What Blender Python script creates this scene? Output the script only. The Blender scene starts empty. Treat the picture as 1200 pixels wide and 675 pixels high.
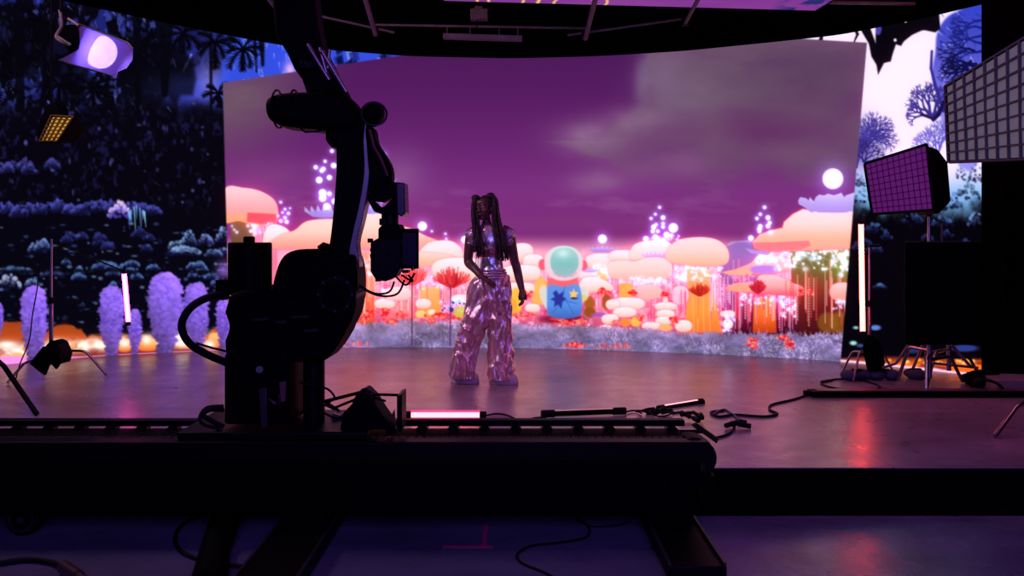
import bpy, bmesh, math, random
import numpy as np
from mathutils import Vector, Matrix, noise as mnoise

# ------------------------------------------------------------------ camera, world, light
scene = bpy.context.scene
COL = scene.collection
CAM_H = 1.27            # lens height above the stage deck (z = 0)
HORIZON = 285.0         # row of the horizon in the 1200x675 frame
FOCAL = 1000.0          # focal length in pixels of a 1200 px wide frame
FLOOR_Z = -0.20         # studio floor below the stage

cam_data = bpy.data.cameras.new('camera')
cam_data.sensor_width = 36.0
cam_data.lens = 36.0 * FOCAL / 1200.0
cam_data.shift_y = (HORIZON - 337.5) / 1200.0
cam_data.clip_start = 0.05
cam = bpy.data.objects.new('camera', cam_data); COL.objects.link(cam)
cam.location = (0, 0, CAM_H); cam.rotation_euler = (math.pi / 2, 0, 0)
scene.camera = cam

world = bpy.data.worlds.new('studio_dark'); scene.world = world
world.use_nodes = True
world.node_tree.nodes['Background'].inputs[0].default_value = (0.02, 0.015, 0.05, 1)
world.node_tree.nodes['Background'].inputs[1].default_value = 0.0

scene.view_settings.view_transform = 'Standard'
scene.view_settings.look = 'None'
scene.view_settings.exposure = 0.0
scene.view_settings.gamma = 1.0
scene.view_settings.use_curve_mapping = False
scene.cycles.use_denoising = True
scene.cycles.max_bounces = 6
scene.cycles.sample_clamp_indirect = 6.0

def area_light(name, loc, target, size, power, color, size_y=None):
    d = bpy.data.lights.new(name, 'AREA'); d.energy = power; d.color = color
    d.shape = 'RECTANGLE'; d.size = size; d.size_y = size_y or size
    o = bpy.data.objects.new(name, d); COL.objects.link(o); o.location = loc
    o.rotation_euler = (Vector(target) - Vector(loc)).to_track_quat('-Z', 'Y').to_euler()
    return o
# unseen blue lamp, set over the camera side to light the floor blue
area_light('unseen_blue_light', (0.5, -2.2, 2.9), (0.3, 4.3, -0.3), 3.0, 190, (0.30, 0.17, 1.0), 2.6)
# unseen key added high at camera left to brighten dancer and deck
area_light('unseen_stage_key', (-4.6, 5.2, 4.3), (-0.2, 7.7, 0.9), 0.9, 46, (1.0, 0.66, 0.88))
# unseen pink fills, added beside the overhead panel to brighten the deck
area_light('added_stage_fill', (-2.6, 5.8, 3.9), (-0.4, 8.8, 0.2), 1.6, 29, (1.0, 0.28, 0.55), 0.8)
area_light('added_stage_fill', (4.6, 5.8, 3.9), (1.6, 8.6, 0.2), 1.6, 26, (1.0, 0.20, 0.42), 0.8)

# ------------------------------------------------------------------ helpers
def P(px, py, y):
    """a point at depth y seen at px, py of the frame"""
    return Vector(((px - 600.0) * y / FOCAL, y, CAM_H - (py - HORIZON) * y / FOCAL))
def G(px, py, z=0.0):
    """the point of a level surface at height z seen at px, py"""
    y = (CAM_H - z) * FOCAL / (py - HORIZON)
    return Vector(((px - 600.0) * y / FOCAL, y, z))

def new_mat(name):
    m = bpy.data.materials.new(name); m.use_nodes = True
    return m, m.node_tree.nodes, m.node_tree.links
def mat(name, col, rough=.5, metal=0.0, var=.15, scale=8.0, bump=0.0, bscale=60.0, emis=None, estr=0.0, spec=.5, aniso=(1, 1, 1)):
    m, N, L = new_mat(name)
    b = N['Principled BSDF']
    b.inputs['Roughness'].default_value = rough; b.inputs['Metallic'].default_value = metal
    b.inputs['Specular IOR Level'].default_value = spec
    tc = N.new('ShaderNodeTexCoord'); mp = N.new('ShaderNodeMapping'); L.new(tc.outputs['Object'], mp.inputs[0]); mp.inputs['Scale'].default_value = aniso
    nz = N.new('ShaderNodeTexNoise'); nz.inputs['Scale'].default_value = scale; nz.inputs['Detail'].default_value = 5
    L.new(mp.outputs[0], nz.inputs['Vector'])
    r = N.new('ShaderNodeValToRGB')
    r.color_ramp.elements[0].position = .3; r.color_ramp.elements[1].position = .7
    r.color_ramp.elements[0].color = (*[c * (1 - var) for c in col], 1); r.color_ramp.elements[1].color = (*[min(1, c * (1 + var)) for c in col], 1)
    L.new(nz.outputs['Fac'], r.inputs[0]); L.new(r.outputs[0], b.inputs['Base Color'])
    if bump:
        n2 = N.new('ShaderNodeTexNoise'); n2.inputs['Scale'].default_value = bscale; L.new(mp.outputs[0], n2.inputs['Vector'])
        bp = N.new('ShaderNodeBump'); bp.inputs['Strength'].default_value = bump; bp.inputs['Distance'].default_value = .01
        L.new(n2.outputs['Fac'], bp.inputs['Height']); L.new(bp.outputs[0], b.inputs['Normal'])
    if emis:
        b.inputs['Emission Color'].default_value = (*emis, 1); b.inputs['Emission Strength'].default_value = estr
    return m

class MB:
    """collects shapes in world space and builds them as one mesh object"""
    def __init__(s): s.v = []; s.f = []
    def add(s, vs, fs):
        n = len(s.v); s.v += [Vector(v) for v in vs]; s.f += [tuple(i + n for i in f) for f in fs]; return s
    def box(s, lo, hi, R=None, about=None):
        (x0, y0, z0), (x1, y1, z1) = lo, hi
        vs = [Vector(v) for v in ((x0, y0, z0), (x1, y0, z0), (x1, y1, z0), (x0, y1, z0), (x0, y0, z1), (x1, y0, z1), (x1, y1, z1), (x0, y1, z1))]
        if R is not None:
            c = Vector(about) if about is not None else Vector(((x0 + x1) / 2, (y0 + y1) / 2, (z0 + z1) / 2))
            vs = [R @ (v - c) + c for v in vs]
        return s.add(vs, [(0, 3, 2, 1), (4, 5, 6, 7), (0, 1, 5, 4), (1, 2, 6, 5), (2, 3, 7, 6), (3, 0, 4, 7)])
    def tube(s, pts, r, seg=10, cap=True, flat=1.0):
        pts = [Vector(p) for p in pts]; n = len(pts)
        rs = list(r) if hasattr(r, '__len__') else [r] * n
        vs = []; fs = []; up = None
        for i, p in enumerate(pts):
            t = (pts[min(i + 1, n - 1)] - pts[max(i - 1, 0)])
            if t.length < 1e-9: t = Vector((0, 0, 1))
            t.normalize()
            if up is None:
                up = Vector((0, 0, 1)) if abs(t.z) < .9 else Vector((0, 1, 0))
            a = t.cross(up).normalized(); b = a.cross(t).normalized(); up = b
            for k in range(seg):
                q = 2 * math.pi * k / seg
                vs.append(p + a * math.cos(q) * rs[i] + b * math.sin(q) * rs[i] * flat)
        for i in range(n - 1):
            for k in range(seg):
                k2 = (k + 1) % seg
                fs.append((i * seg + k, i * seg + k2, (i + 1) * seg + k2, (i + 1) * seg + k))
        if cap: fs += [tuple(range(seg))[::-1], tuple((n - 1) * seg + k for k in range(seg))]
        return s.add(vs, fs)
    def cyl(s, a, b, r, seg=24, r2=None): return s.tube([a, b], [r, r if r2 is None else r2], seg)
    def loft(s, rings, cap=True):
        seg = len(rings[0]); vs = [v for r in rings for v in r]; fs = []
        for i in range(len(rings) - 1):
            for k in range(seg):
                k2 = (k + 1) % seg
                fs.append((i * seg + k, i * seg + k2, (i + 1) * seg + k2, (i + 1) * seg + k))
        if cap: fs += [tuple(range(seg))[::-1], tuple((len(rings) - 1) * seg + k for k in range(seg))]
        return s.add(vs, fs)
    def ball(s, c, r, R=None, seg=16, rings=10):
        c = Vector(c); r = Vector(r) if hasattr(r, '__len__') else Vector((r, r, r))
        vs = []; fs = []
        for i in range(rings + 1):
            t = math.pi * i / rings
            for k in range(seg):
                q = 2 * math.pi * k / seg
                v = Vector((math.sin(t) * math.cos(q) * r.x, math.sin(t) * math.sin(q) * r.y, math.cos(t) * r.z))
                vs.append(c + (R @ v if R is not None else v))
        for i in range(rings):
            for k in range(seg):
                k2 = (k + 1) % seg
                fs.append((i * seg + k, (i + 1) * seg + k, (i + 1) * seg + k2, i * seg + k2))
        return s.add(vs, fs)
    def prism(s, pts, v):
        """outline (list of points) swept along the vector v"""
        A = [Vector(p) for p in pts]; v = Vector(v); n = len(A)
        return s.add(A + [p + v for p in A], [tuple(range(n))[::-1], tuple(range(n, 2 * n))] + [(i, (i + 1) % n, n + (i + 1) % n, n + i) for i in range(n)])
    def outline(s, px, y0, y1):
        """an outline given by its measured corners at depth y0, of thickness y1 - y0"""
        return s.prism([P(a, b, y0) for a, b in px], (0, y1 - y0, 0))
    def build(s, name, m, parent=None, bevel=0.0, smooth=True, seg=2):
        o_ = parent_loc(parent) if parent is not None else Vector((0, 0, 0))
        if parent is None and s.v:
            lo = Vector((min(v[i] for v in s.v) for i in range(3))); hi = Vector((max(v[i] for v in s.v) for i in range(3)))
            o_ = Vector(((lo.x + hi.x) / 2, (lo.y + hi.y) / 2, lo.z))
        me = bpy.data.meshes.new(name); me.from_pydata([v - o_ for v in s.v], [], s.f); me.validate()
        bm = bmesh.new(); bm.from_mesh(me); bmesh.ops.recalc_face_normals(bm, faces=bm.faces)
        bm.to_mesh(me); bm.free()
        if smooth:
            me.polygons.foreach_set('use_smooth', [True] * len(me.polygons))
            try: me.set_sharp_from_angle(angle=math.radians(40))
            except Exception: pass
        me.materials.append(m)
        ob = bpy.data.objects.new(name, me); COL.objects.link(ob)
        if parent is not None: ob.parent = parent
        else: ob.location = o_
        if bevel:
            md = ob.modifiers.new('bevel', 'BEVEL'); md.width = bevel; md.segments = seg; md.limit_method = 'ANGLE'; md.angle_limit = math.radians(35)
        return ob
def parent_loc(p):
    v = Vector((0, 0, 0))
    while p is not None: v += p.location; p = p.parent
    return v
def tag(o, label=None, cat=None, group=None, kind=None):
    if label: o['label'] = label
    if cat: o['category'] = cat
    if group: o['group'] = group
    if kind: o['kind'] = kind
    return o
def thing(name, loc, label, cat, group=None):
    e = bpy.data.objects.new(name, None); COL.objects.link(e); e.location = loc
    e.empty_display_size = .1
    return tag(e, label, cat, group)
def smooth_path(pts, k=6):
    P_ = [Vector(p) for p in pts]; n = len(P_); out = []
    for i in range(n - 1):
        p0, p1, p2, p3 = P_[max(i - 1, 0)], P_[i], P_[i + 1], P_[min(i + 2, n - 1)]
        for j in range(k):
            t = j / k
            out.append(0.5 * (2 * p1 + (p2 - p0) * t + (2 * p0 - 5 * p1 + 4 * p2 - p3) * t * t + (3 * p1 - p0 - 3 * p2 + p3) * t ** 3))
    return out + [P_[-1]]
def remeshed(ob, voxel, smooth_it=2):
    """fuse a mesh of overlapping bodies into one continuous surface"""
    md = ob.modifiers.new('remesh', 'REMESH'); md.mode = 'VOXEL'; md.voxel_size = voxel; md.use_smooth_shade = True
    if smooth_it:
        ms = ob.modifiers.new('smooth', 'SMOOTH'); ms.iterations = smooth_it; ms.factor = .5
    return ob
# ------------------------------------------------------------------ LED picture
# The wall shows a computer picture. It is computed diode by diode from simple
# vector shapes, in the picture's own coordinates (u across, v down), and stored
# per diode as a colour attribute on the wall's panels.
class Canvas:
    def __init__(s, U, V):                     # U (C,), V (R,C), v grows downward
        s.U = U; s.V = V
        s.R, s.C = V.shape
        s.img = np.zeros((s.R, s.C, 3), np.float32)
    def box(s, x0, x1, y0, y1):
        c0 = int(np.searchsorted(s.U, x0)); c1 = int(np.searchsorted(s.U, x1))
        if c1 <= c0: return None
        top = s.V[0, c0:c1]; bot = s.V[-1, c0:c1]
        t0 = ((y0 - top) / (bot - top)).min(); t1 = ((y1 - top) / (bot - top)).max()
        r0 = max(0, int(t0 * (s.R - 1))); r1 = min(s.R, int(t1 * (s.R - 1)) + 2)
        if r1 <= r0: return None
        sl = (slice(r0, r1), slice(c0, c1))
        return sl, np.broadcast_to(s.U[None, c0:c1], (r1 - r0, c1 - c0)), s.V[sl]
    def put(s, sl, a, col, x=None, y=None, add=False):
        c = col(x, y) if callable(col) else np.array(col, np.float32) / 255.0
        a = a[..., None]
        if add: s.img[sl] += c * a
        else: s.img[sl] = s.img[sl] * (1 - a) + c * a
    def ell(s, cx, cy, rx, ry, col, soft=1.2, alpha=1.0, n=2.0, rot=0.0, add=False):
        m = max(rx, ry) + soft + 1
        b = s.box(cx - m, cx + m, cy - m, cy + m)
        if b is None: return
        sl, x, y = b
        dx = x - cx; dy = y - cy
        if rot:
            k, q = math.cos(rot), math.sin(rot); dx, dy = dx * k + dy * q, -dx * q + dy * k
        d = ((np.abs(dx) / rx) ** n + (np.abs(dy) / ry) ** n) ** (1.0 / n)
        d = (d - 1) * min(rx, ry)
        s.put(sl, np.clip(0.5 - d / soft, 0, 1) * alpha, col, x, y, add)
    def glow(s, cx, cy, r, col, k=1.0, ry=None):
        ry = ry or r
        b = s.box(cx - 2.6 * r, cx + 2.6 * r, cy - 2.6 * ry, cy + 2.6 * ry)
        if b is None: return
        sl, x, y = b
        g = np.exp(-(((x - cx) / r) ** 2 + ((y - cy) / ry) ** 2)) * k
        s.put(sl, g, col, x, y, True)
    def haze(s, cx, cy, rx, ry, col, k=1.0):
        b = s.box(cx - 2.6 * rx, cx + 2.6 * rx, cy - 2.6 * ry, cy + 2.6 * ry)
        if b is None: return
        sl, x, y = b
        s.put(sl, np.clip(np.exp(-(((x - cx) / rx) ** 2 + ((y - cy) / ry) ** 2)) * k, 0, 1), col, x, y)
    def poly(s, pts, col, soft=1.2, alpha=1.0, grow=0.0):
        P = np.array(pts, np.float32)
        b = s.box(P[:, 0].min() - soft - grow, P[:, 0].max() + soft + grow, P[:, 1].min() - soft - grow, P[:, 1].max() + soft + grow)
        if b is None: return
        sl, x, y = b
        d = np.full(x.shape, 1e9, np.float32); ins = np.zeros(x.shape, bool)
        for i in range(len(P)):
            ax, ay = P[i - 1]; bx, by = P[i]
            ex, ey = bx - ax, by - ay
            L = ex * ex + ey * ey
            if L < 1e-9: continue
            h = np.clip(((x - ax) * ex + (y - ay) * ey) / L, 0, 1)
            d = np.minimum(d, (x - ax - h * ex) ** 2 + (y - ay - h * ey) ** 2)
            if ey != 0:
                c = ((ay > y) != (by > y)) & (x < (y - ay) / ey * ex + ax)
                ins ^= c
        d = np.sqrt(d); d = np.where(ins, -d, d) - grow
        s.put(sl, np.clip(0.5 - d / soft, 0, 1) * alpha, col, x, y)
    def line(s, pts, w, col, soft=1.0, alpha=1.0, w2=None, add=False):
        w2 = w if w2 is None else w2
        n = len(pts) - 1
        for i in range(n):
            (ax, ay), (bx, by) = pts[i], pts[i + 1]
            wa = w + (w2 - w) * i / n; wb = w + (w2 - w) * (i + 1) / n
            m = max(wa, wb) / 2 + soft
            b = s.box(min(ax, bx) - m, max(ax, bx) + m, min(ay, by) - m, max(ay, by) + m)
            if b is None: continue
            sl, x, y = b
            ex, ey = bx - ax, by - ay
            L = ex * ex + ey * ey + 1e-9
            h = np.clip(((x - ax) * ex + (y - ay) * ey) / L, 0, 1)
            d = np.sqrt((x - ax - h * ex) ** 2 + (y - ay - h * ey) ** 2) - (wa + (wb - wa) * h) / 2
            s.put(sl, np.clip(0.5 - d / soft, 0, 1) * alpha, col, x, y, add)

def curve(pts, k=6, closed=True):
    P = [np.array(p, float) for p in pts]; n = len(P); out = []
    rng_ = range(n) if closed else range(n - 1)
    for i in rng_:
        if closed: p0, p1, p2, p3 = P[i - 1], P[i], P[(i + 1) % n], P[(i + 2) % n]
        else: p0, p1, p2, p3 = P[max(i - 1, 0)], P[i], P[i + 1], P[min(i + 2, n - 1)]
        for j in range(k):
            t = j / k
            out.append(tuple(0.5 * (2 * p1 + (p2 - p0) * t + (2 * p0 - 5 * p1 + 4 * p2 - p3) * t * t + (3 * p1 - p0 - 3 * p2 + p3) * t ** 3)))
    if not closed: out.append(tuple(P[-1]))
    return out

def vg(*stops):
    """vertical gradient: (v, (r,g,b)), ..."""
    ys = [q[0] for q in stops]; cs = np.array([q[1] for q in stops], float) / 255.0
    def f(x, y):
        return np.stack([np.interp(y, ys, cs[:, k]) for k in range(3)], -1).astype(np.float32)
    return f

def vnoise(x, y, seed=0):
    xi = np.floor(x).astype(np.int64); yi = np.floor(y).astype(np.int64)
    fx = x - xi; fy = y - yi
    fx = fx * fx * (3 - 2 * fx); fy = fy * fy * (3 - 2 * fy)
    def h(a, b):
        n = (a * 374761393 + b * 668265263 + seed * 1274126177) & 0xffffffff
        n = ((n ^ (n >> 13)) * 1274126177) & 0xffffffff
        return ((n ^ (n >> 16)) & 0xffff) / 65535.0
    return (h(xi, yi) * (1 - fx) + h(xi + 1, yi) * fx) * (1 - fy) + (h(xi, yi + 1) * (1 - fx) + h(xi + 1, yi + 1) * fx) * fy

def fbm(x, y, seed=0, o=4):
    r = 0.0; a = 0.5; t = 0.0
    for i in range(o):
        r = r + a * vnoise(x * 2 ** i, y * 2 ** i, seed + i); t += a; a *= 0.5
    return r / t

def sstep(a, b, v):
    t = np.clip((v - a) / (b - a), 0, 1); return t * t * (3 - 2 * t)

# ---- motifs -------------------------------------------------------------
def puff_crown(cv, cx, cy, w, h, rnd, hi, lo, n=70):
    """a small bushy crown: pale lumps on top, dark below"""
    for i in range(n):
        a = rnd.uniform(-1, 1); t = rnd.random()
        x = cx + a * w; y = cy - (1 - a * a) * h * (1 - t) + t * h * .35
        f = min(1, max(0, 1 - t * 1.25 + rnd.uniform(-.15, .15)))
        c = tuple(lo[k] + (hi[k] - lo[k]) * f for k in range(3))
        r = rnd.uniform(.05, .13) * w + .5
        cv.ell(x, y, r, r * rnd.uniform(.7, 1.3), c, soft=1.6, alpha=.75)

def frond(cv, x, y, ang, L, rnd, col, n=9):
    """one palm frond: a bent rib with leaflets"""
    px, py = x, y
    for i in range(n):
        ang += .10 * (1 if math.cos(ang) > 0 else -1)
        qx = px + math.cos(ang) * L / n; qy = py + math.sin(ang) * L / n
        cv.line([(px, py), (qx, qy)], 1.6 * (1 - i / n) + .5, col)
        ll = L * .34 * math.sin(math.pi * (i + 1.2) / (n + 2))
        for s_ in (-1, 1):
            b = ang + s_ * rnd.uniform(.5, .8)
            cv.line([(qx, qy), (qx + math.cos(b) * ll, qy + math.sin(b) * ll)], 1.7, col, w2=.3)
        px, py = qx, qy

def palm(cv, x, y, r, rnd, col=(2, 2, 8), n=9):
    for i in range(n):
        frond(cv, x, y, math.pi * 2 * i / n + rnd.uniform(-.25, .25), r * rnd.uniform(.75, 1.15), rnd, col)

def branch(cv, x, y, ang, L, w, depth, rnd, col):
    if depth == 0 or L < 1.5: return
    qx = x + math.cos(ang) * L; qy = y + math.sin(ang) * L
    cx_ = (x + qx) / 2 + math.sin(ang) * L * rnd.uniform(-.15, .15)
    cy_ = (y + qy) / 2 - math.cos(ang) * L * rnd.uniform(-.15, .15)
    cv.line([(x, y), (cx_, cy_), (qx, qy)], w, col, w2=w * .7, soft=.9)
    k = 3 if rnd.random() < .55 else 2
    for i in range(k):
        branch(cv, qx, qy, ang + (i - (k - 1) / 2) * rnd.uniform(.5, .8) + rnd.uniform(-.12, .12), L * rnd.uniform(.62, .82), w * .64, depth - 1, rnd, col)

def orb(cv, x, y, r, col=(252, 250, 255)):
    cv.glow(x, y, r * 1.35 + 1.2, (110, 130, 255), .35)
    cv.ell(x, y, r, r, col, soft=1.4)

def fairy(cv, x0, x1, y0, y1, n, rnd, cols=((225, 245, 255), (170, 215, 235), (255, 215, 255)), r=(.9, 2.1), strings=True):
    prev = None
    for i in range(n):
        x = rnd.uniform(x0, x1); y = y0 + (y1 - y0) * rnd.random() ** 1.3
        if strings and prev and abs(prev[0] - x) < 22 and rnd.random() < .6:
            cv.line([prev, (x, y)], .5, (200, 225, 240), alpha=.55)
        q = rnd.uniform(*r); c = rnd.choice(cols)
        cv.glow(x, y, q * 1.8, (120, 140, 200), .3)
        cv.ell(x, y, q, q, c, soft=1.1, alpha=.95)
        prev = (x, y)

def strands(cv, x0, x1, y0, y1, n, rnd, cols=((255, 150, 190), (255, 210, 235), (235, 60, 110)), a=.8):
    for i in range(n):
        x = rnd.uniform(x0, x1); t = y0 + rnd.uniform(0, .25) * (y1 - y0); e = t + rnd.uniform(.35, .95) * (y1 - t)
        c = rnd.choice(cols)
        if rnd.random() < .4:
            yy = t
            while yy < e:
                cv.ell(x, yy, .8, 1.2, c, alpha=a); yy += 3.2
        else:
            cv.line([(x, t), (x, e)], rnd.uniform(.6, 1.3), c, alpha=a)

CAP = lambda y0, y1: vg((y0, (255, 236, 240)), (y0 + (y1 - y0) * .45, (255, 222, 222)), (y0 + (y1 - y0) * .8, (255, 206, 190)), (y1, (248, 172, 160)))
def cap(cv, pts, under=None, col=None):
    P = curve(pts, 6)
    ys = [p[1] for p in P]
    cv.glow(sum(p[0] for p in P) / len(P), (min(ys) + max(ys)) / 2, (max(p[0] for p in P) - min(p[0] for p in P)) * .42, (255, 60, 110), .16, ry=(max(ys) - min(ys)) * .6)
    cv.poly(P, (244, 90, 120), grow=.8, alpha=.35, soft=3.0)
    cv.poly(P, col or CAP(min(ys), max(ys)))
    if under: cv.poly(under[0], under[1], soft=2.0)

def pillow(cv, cx, cy, rx, ry, n=2.7, col=None):
    cv.ell(cx, cy, rx + 1, ry + 1, (244, 90, 120), n=n, alpha=.3, soft=3)
    cv.ell(cx, cy, rx, ry, col or CAP(cy - ry, cy + ry), n=n)

def coral_flower(cv, cx, cy, w, h, rnd, hi=(255, 190, 190), lo=(205, 30, 40)):
    for i in range(110):
        t = rnd.uniform(-1, 1); q = rnd.random()
        ex = cx + t * w * (.55 + .45 * q); ey = cy - h * (1 - t * t * .55) * (.45 + .55 * q)
        f = q * .8 + rnd.uniform(-.15, .2)
        c = tuple(lo[k] + (hi[k] - lo[k]) * max(0, min(1, f - .25)) for k in range(3))
        cv.line([(cx + t * w * .12, cy), (cx + t * w * .62, cy - h * .22), (ex, ey)], 2.2, c, w2=1.0, alpha=.85)

def bloom(cv, cx, cy, w, h, rnd):
    for i in range(30):
        cv.ell(cx + rnd.gauss(0, w * .42), cy + rnd.gauss(0, h * .42), rnd.uniform(1, 2.2), rnd.uniform(.8, 2), rnd.choice(((232, 40, 44), (255, 96, 90), (196, 20, 48), (255, 150, 130))), alpha=.85)

def lotus(cv, cx, cy, w, h, top=(205, 190, 245), low=(160, 140, 220)):
    n = 7
    for i in range(n):
        t = (i - (n - 1) / 2) / ((n - 1) / 2)
        x = cx + t * w * .92
        cv.poly([(cx + t * w * .45 - w * .16, cy + h * .5), (x - w * .14, cy - h * .15), (x + t * w * .12, cy - h * (1 - .35 * abs(t))), (x + w * .14, cy - h * .1), (cx + t * w * .45 + w * .16, cy + h * .5)], vg((cy - h, top), (cy + h * .5, low)))
    cv.ell(cx, cy + h * .2, w * .72, h * .42, low, alpha=.8)

def paint_centre(cv):
    rnd = random.Random(7)
    U = np.broadcast_to(cv.U[None], cv.V.shape); V = cv.V
    full = (slice(0, cv.R), slice(0, cv.C))
    # sky
    cv.img[:] = vg((60, (76, 26, 88)), (110, (86, 28, 96)), (170, (104, 36, 112)), (225, (124, 48, 128)), (262, (126, 46, 122)), (295, (128, 44, 118)))(U, V)
    def cloud(mask, col, k):
        a = np.clip(mask * k, 0, 1)[..., None]
        cv.img[:] = cv.img * (1 - a) + np.array(col, np.float32) / 255 * a
    n1 = fbm(U / 95, V / 38, 3, 5); n2 = fbm(U / 60, V / 16, 11, 4); n3 = fbm(U / 40, V / 30, 21, 5)
    left = sstep(420, 280, U + (V - 100) * .35) * sstep(215, 120, V)
    cloud(left * (.55 + .9 * n1), (112, 84, 104), .85)
    edge = 645 + sstep(60, 175, V) * 0 + np.where(V < 118, 98 - (V - 60) * .05, 98 - (V - 118) * 1.05) + (n3 - .5) * 34
    right = sstep(0, 26, U - np.where(V > 165, 640 + (V - 165) * 2.2 + (n3 - .5) * 60, edge)) * sstep(250, 150, V - (n2 - .5) * 60)
    cloud(right * (.35 + 1.1 * n1), (108, 78, 106), 1.0)
    hole = np.exp(-(((U - 880) / 70) ** 2 + ((V - 150 - (U - 880) * .05) / 22) ** 2))
    cloud(hole * (.4 + n2), (98, 36, 96), .75)
    for (cx, cy, rx, ry, k, c) in ((806, 115, 48, 32, .65, (124, 106, 124)), (692, 162, 44, 20, .85, (144, 106, 142)), (745, 142, 40, 16, .7, (150, 116, 146)), (700, 214, 34, 13, .7, (150, 106, 148)), (800, 192, 30, 14, .6, (142, 98, 138)), (740, 200, 60, 18, .4, (136, 90, 134)), (930, 180, 50, 12, .4, (120, 82, 116)), (830, 160, 40, 22, .4, (120, 90, 116)),
                                 (940, 90, 90, 46, .5, (92, 74, 92)), (775, 92, 26, 34, .6, (130, 102, 136)), (752, 95, 9, 24, .6, (128, 104, 144))):
        g = np.exp(-(((U - cx) / rx) ** 2 + ((V - cy) / ry) ** 2)) * (.45 + n3 * 1.0)
        cloud(g, c, k)
    low = np.exp(-((V - 238) / 20) ** 2) * sstep(.45, .75, n2) + np.exp(-((V - 262) / 9) ** 2) * .4 * n2
    cloud(low, (150, 84, 146), .55)
    cloud(np.exp(-(((U - 468) / 34) ** 2 + ((V - 205) / 30) ** 2)) * (.4 + n1), (146, 98, 150), .5)
    cloud(np.exp(-(((U - 310) / 60) ** 2 + ((V - 205) / 18) ** 2)) * (.3 + n2), (138, 82, 132), .5)
    # far hills
    cv.poly([(840, 300), (856, 283), (880, 281), (895, 284), (930, 290), (930, 360), (830, 360)], (142, 108, 190))
    cv.poly([(360, 262), (380, 252), (400, 250), (400, 300), (360, 300)], (140, 104, 182), alpha=.5)
    # warm glow behind the garden
    b = cv.box(255, 1010, 268, 400); sl, x, y = b
    cv.put(sl, sstep(272, 300, y) * .9, vg((280, (250, 190, 208)), (330, (252, 180, 200)), (360, (236, 120, 150)), (392, (190, 70, 110))), x, y)
    g = sstep(.45, .8, fbm(x / 9, y / 7, 31, 3)) * sstep(285, 310, y)
    cv.put(sl, g * .6, (255, 214, 228), x, y)
    g = sstep(.55, .8, fbm(x / 7, y / 12, 47, 3)) * sstep(325, 345, y)
    cv.put(sl, g * .6, (188, 40, 110), x, y)
    # dark purple hill gap right of the tall mushroom
    cv.poly([(842, 292), (864, 284), (905, 284), (905, 395), (848, 395)], vg((284, (140, 106, 188)), (330, (110, 70, 150)), (360, (150, 40, 120)), (395, (70, 20, 60))), alpha=.85)
    # sprinkled light everywhere low
    fairy(cv, 270, 1000, 318, 388, 420, rnd, ((255, 235, 245), (255, 190, 220), (210, 220, 255), (255, 120, 150)), (.6, 1.7), False)
    strands(cv, 270, 1000, 300, 388, 200, rnd, ((255, 120, 170), (255, 180, 205), (220, 50, 110)), .55)

    # --- left group
    cv.poly([(271, 258), (300, 258), (300, 300), (271, 300)], vg((258, (128, 92, 62)), (300, (96, 66, 50))))
    cv.poly([(296, 262), (325, 262), (325, 410), (296, 410)], vg((262, (250, 170, 190)), (300, (232, 110, 140))), alpha=.8)
    cap(cv, [(264, 221), (285, 220), (305, 224), (321, 234), (326, 248), (322, 262), (300, 264), (280, 259), (262, 259)],
        ([(290, 249), (324, 251), (325, 258), (320, 264), (297, 262), (289, 260)], (224, 84, 104)), vg((221, (255, 206, 212)), (246, (250, 168, 172)), (260, (238, 168, 110))))
    fairy(cv, 270, 300, 262, 274, 9, rnd)
    fairy(cv, 296, 322, 262, 296, 16, rnd, ((255, 240, 250), (255, 190, 215)), strings=False)
    strands(cv, 298, 324, 264, 330, 12, rnd)
    cap(cv, [(312, 268), (322, 263), (336, 268), (342, 280), (322, 290), (308, 288)])
    cap(cv, [(312, 288), (330, 275), (345, 270), (358, 260), (376, 257), (400, 256), (425, 250), (445, 250), (462, 262), (482, 268), (498, 276), (516, 284), (512, 291), (470, 292), (420, 292), (360, 292), (325, 292)],
        None, vg((250, (255, 224, 218)), (272, (255, 204, 190)), (292, (244, 152, 140))))
    lotus(cv, 380, 249, 22, 10)
    lotus(cv, 434, 246, 18, 8)
    for (x, y, r) in ((329, 237, 1.6), (334, 245, 1.5), (338, 250, 2), (331, 249, 1.4), (334, 255, 1.9), (329, 259, 2.1), (336, 260, 2.4), (326, 253, 1.2), (340, 244, 1)):
        orb(cv, x, y, r)
    for (x, y, r) in ((389, 177, 2.4), (381, 189, 2), (370, 196, 2.6), (379, 198, 2.6), (377, 200, 2.6), (391, 194, 3.4), (374, 211, 4), (386, 208, 3.2), (378, 226, 4.4), (378, 232, 4.4), (386, 227, 2.8), (383, 242, 4.2), (392, 236, 3.5), (401, 200, 3.4),
                      (437, 160, 2.6), (443, 175, 2.5), (450, 181, 2.4), (448, 187, 2.9), (459, 214, 3.2), (427, 210, 3.4), (427, 228, 3.6), (433, 218, 2.4), (440, 242, 3), (447, 236, 2)):
        orb(cv, x, y, r)
    orb(cv, 495, 265, 5.4); orb(cv, 545, 281, 4.6); orb(cv, 506, 271, 1.2); orb(cv, 522, 274, 1.3); orb(cv, 523, 280, 1.2)
    # trunk behind the arm
    cv.poly([(398, 296), (436, 296), (440, 390), (396, 390)], vg((296, (210, 160, 130)), (330, (236, 120, 80)), (390, (214, 70, 44))))
    strands(cv, 398, 440, 300, 388, 26, rnd, ((255, 190, 150), (255, 120, 110), (255, 220, 220)))
    fairy(cv, 418, 440, 296, 322, 14, rnd)
    # caps round the dancer
    cap(cv, [(488, 300), (500, 286), (515, 282), (530, 283), (541, 292), (540, 303), (515, 306), (492, 306)])
    cap(cv, [(452, 306), (470, 296), (500, 296), (530, 300), (536, 308), (500, 312), (462, 312)], None, vg((296, (255, 214, 200)), (312, (250, 176, 150))))
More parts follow.
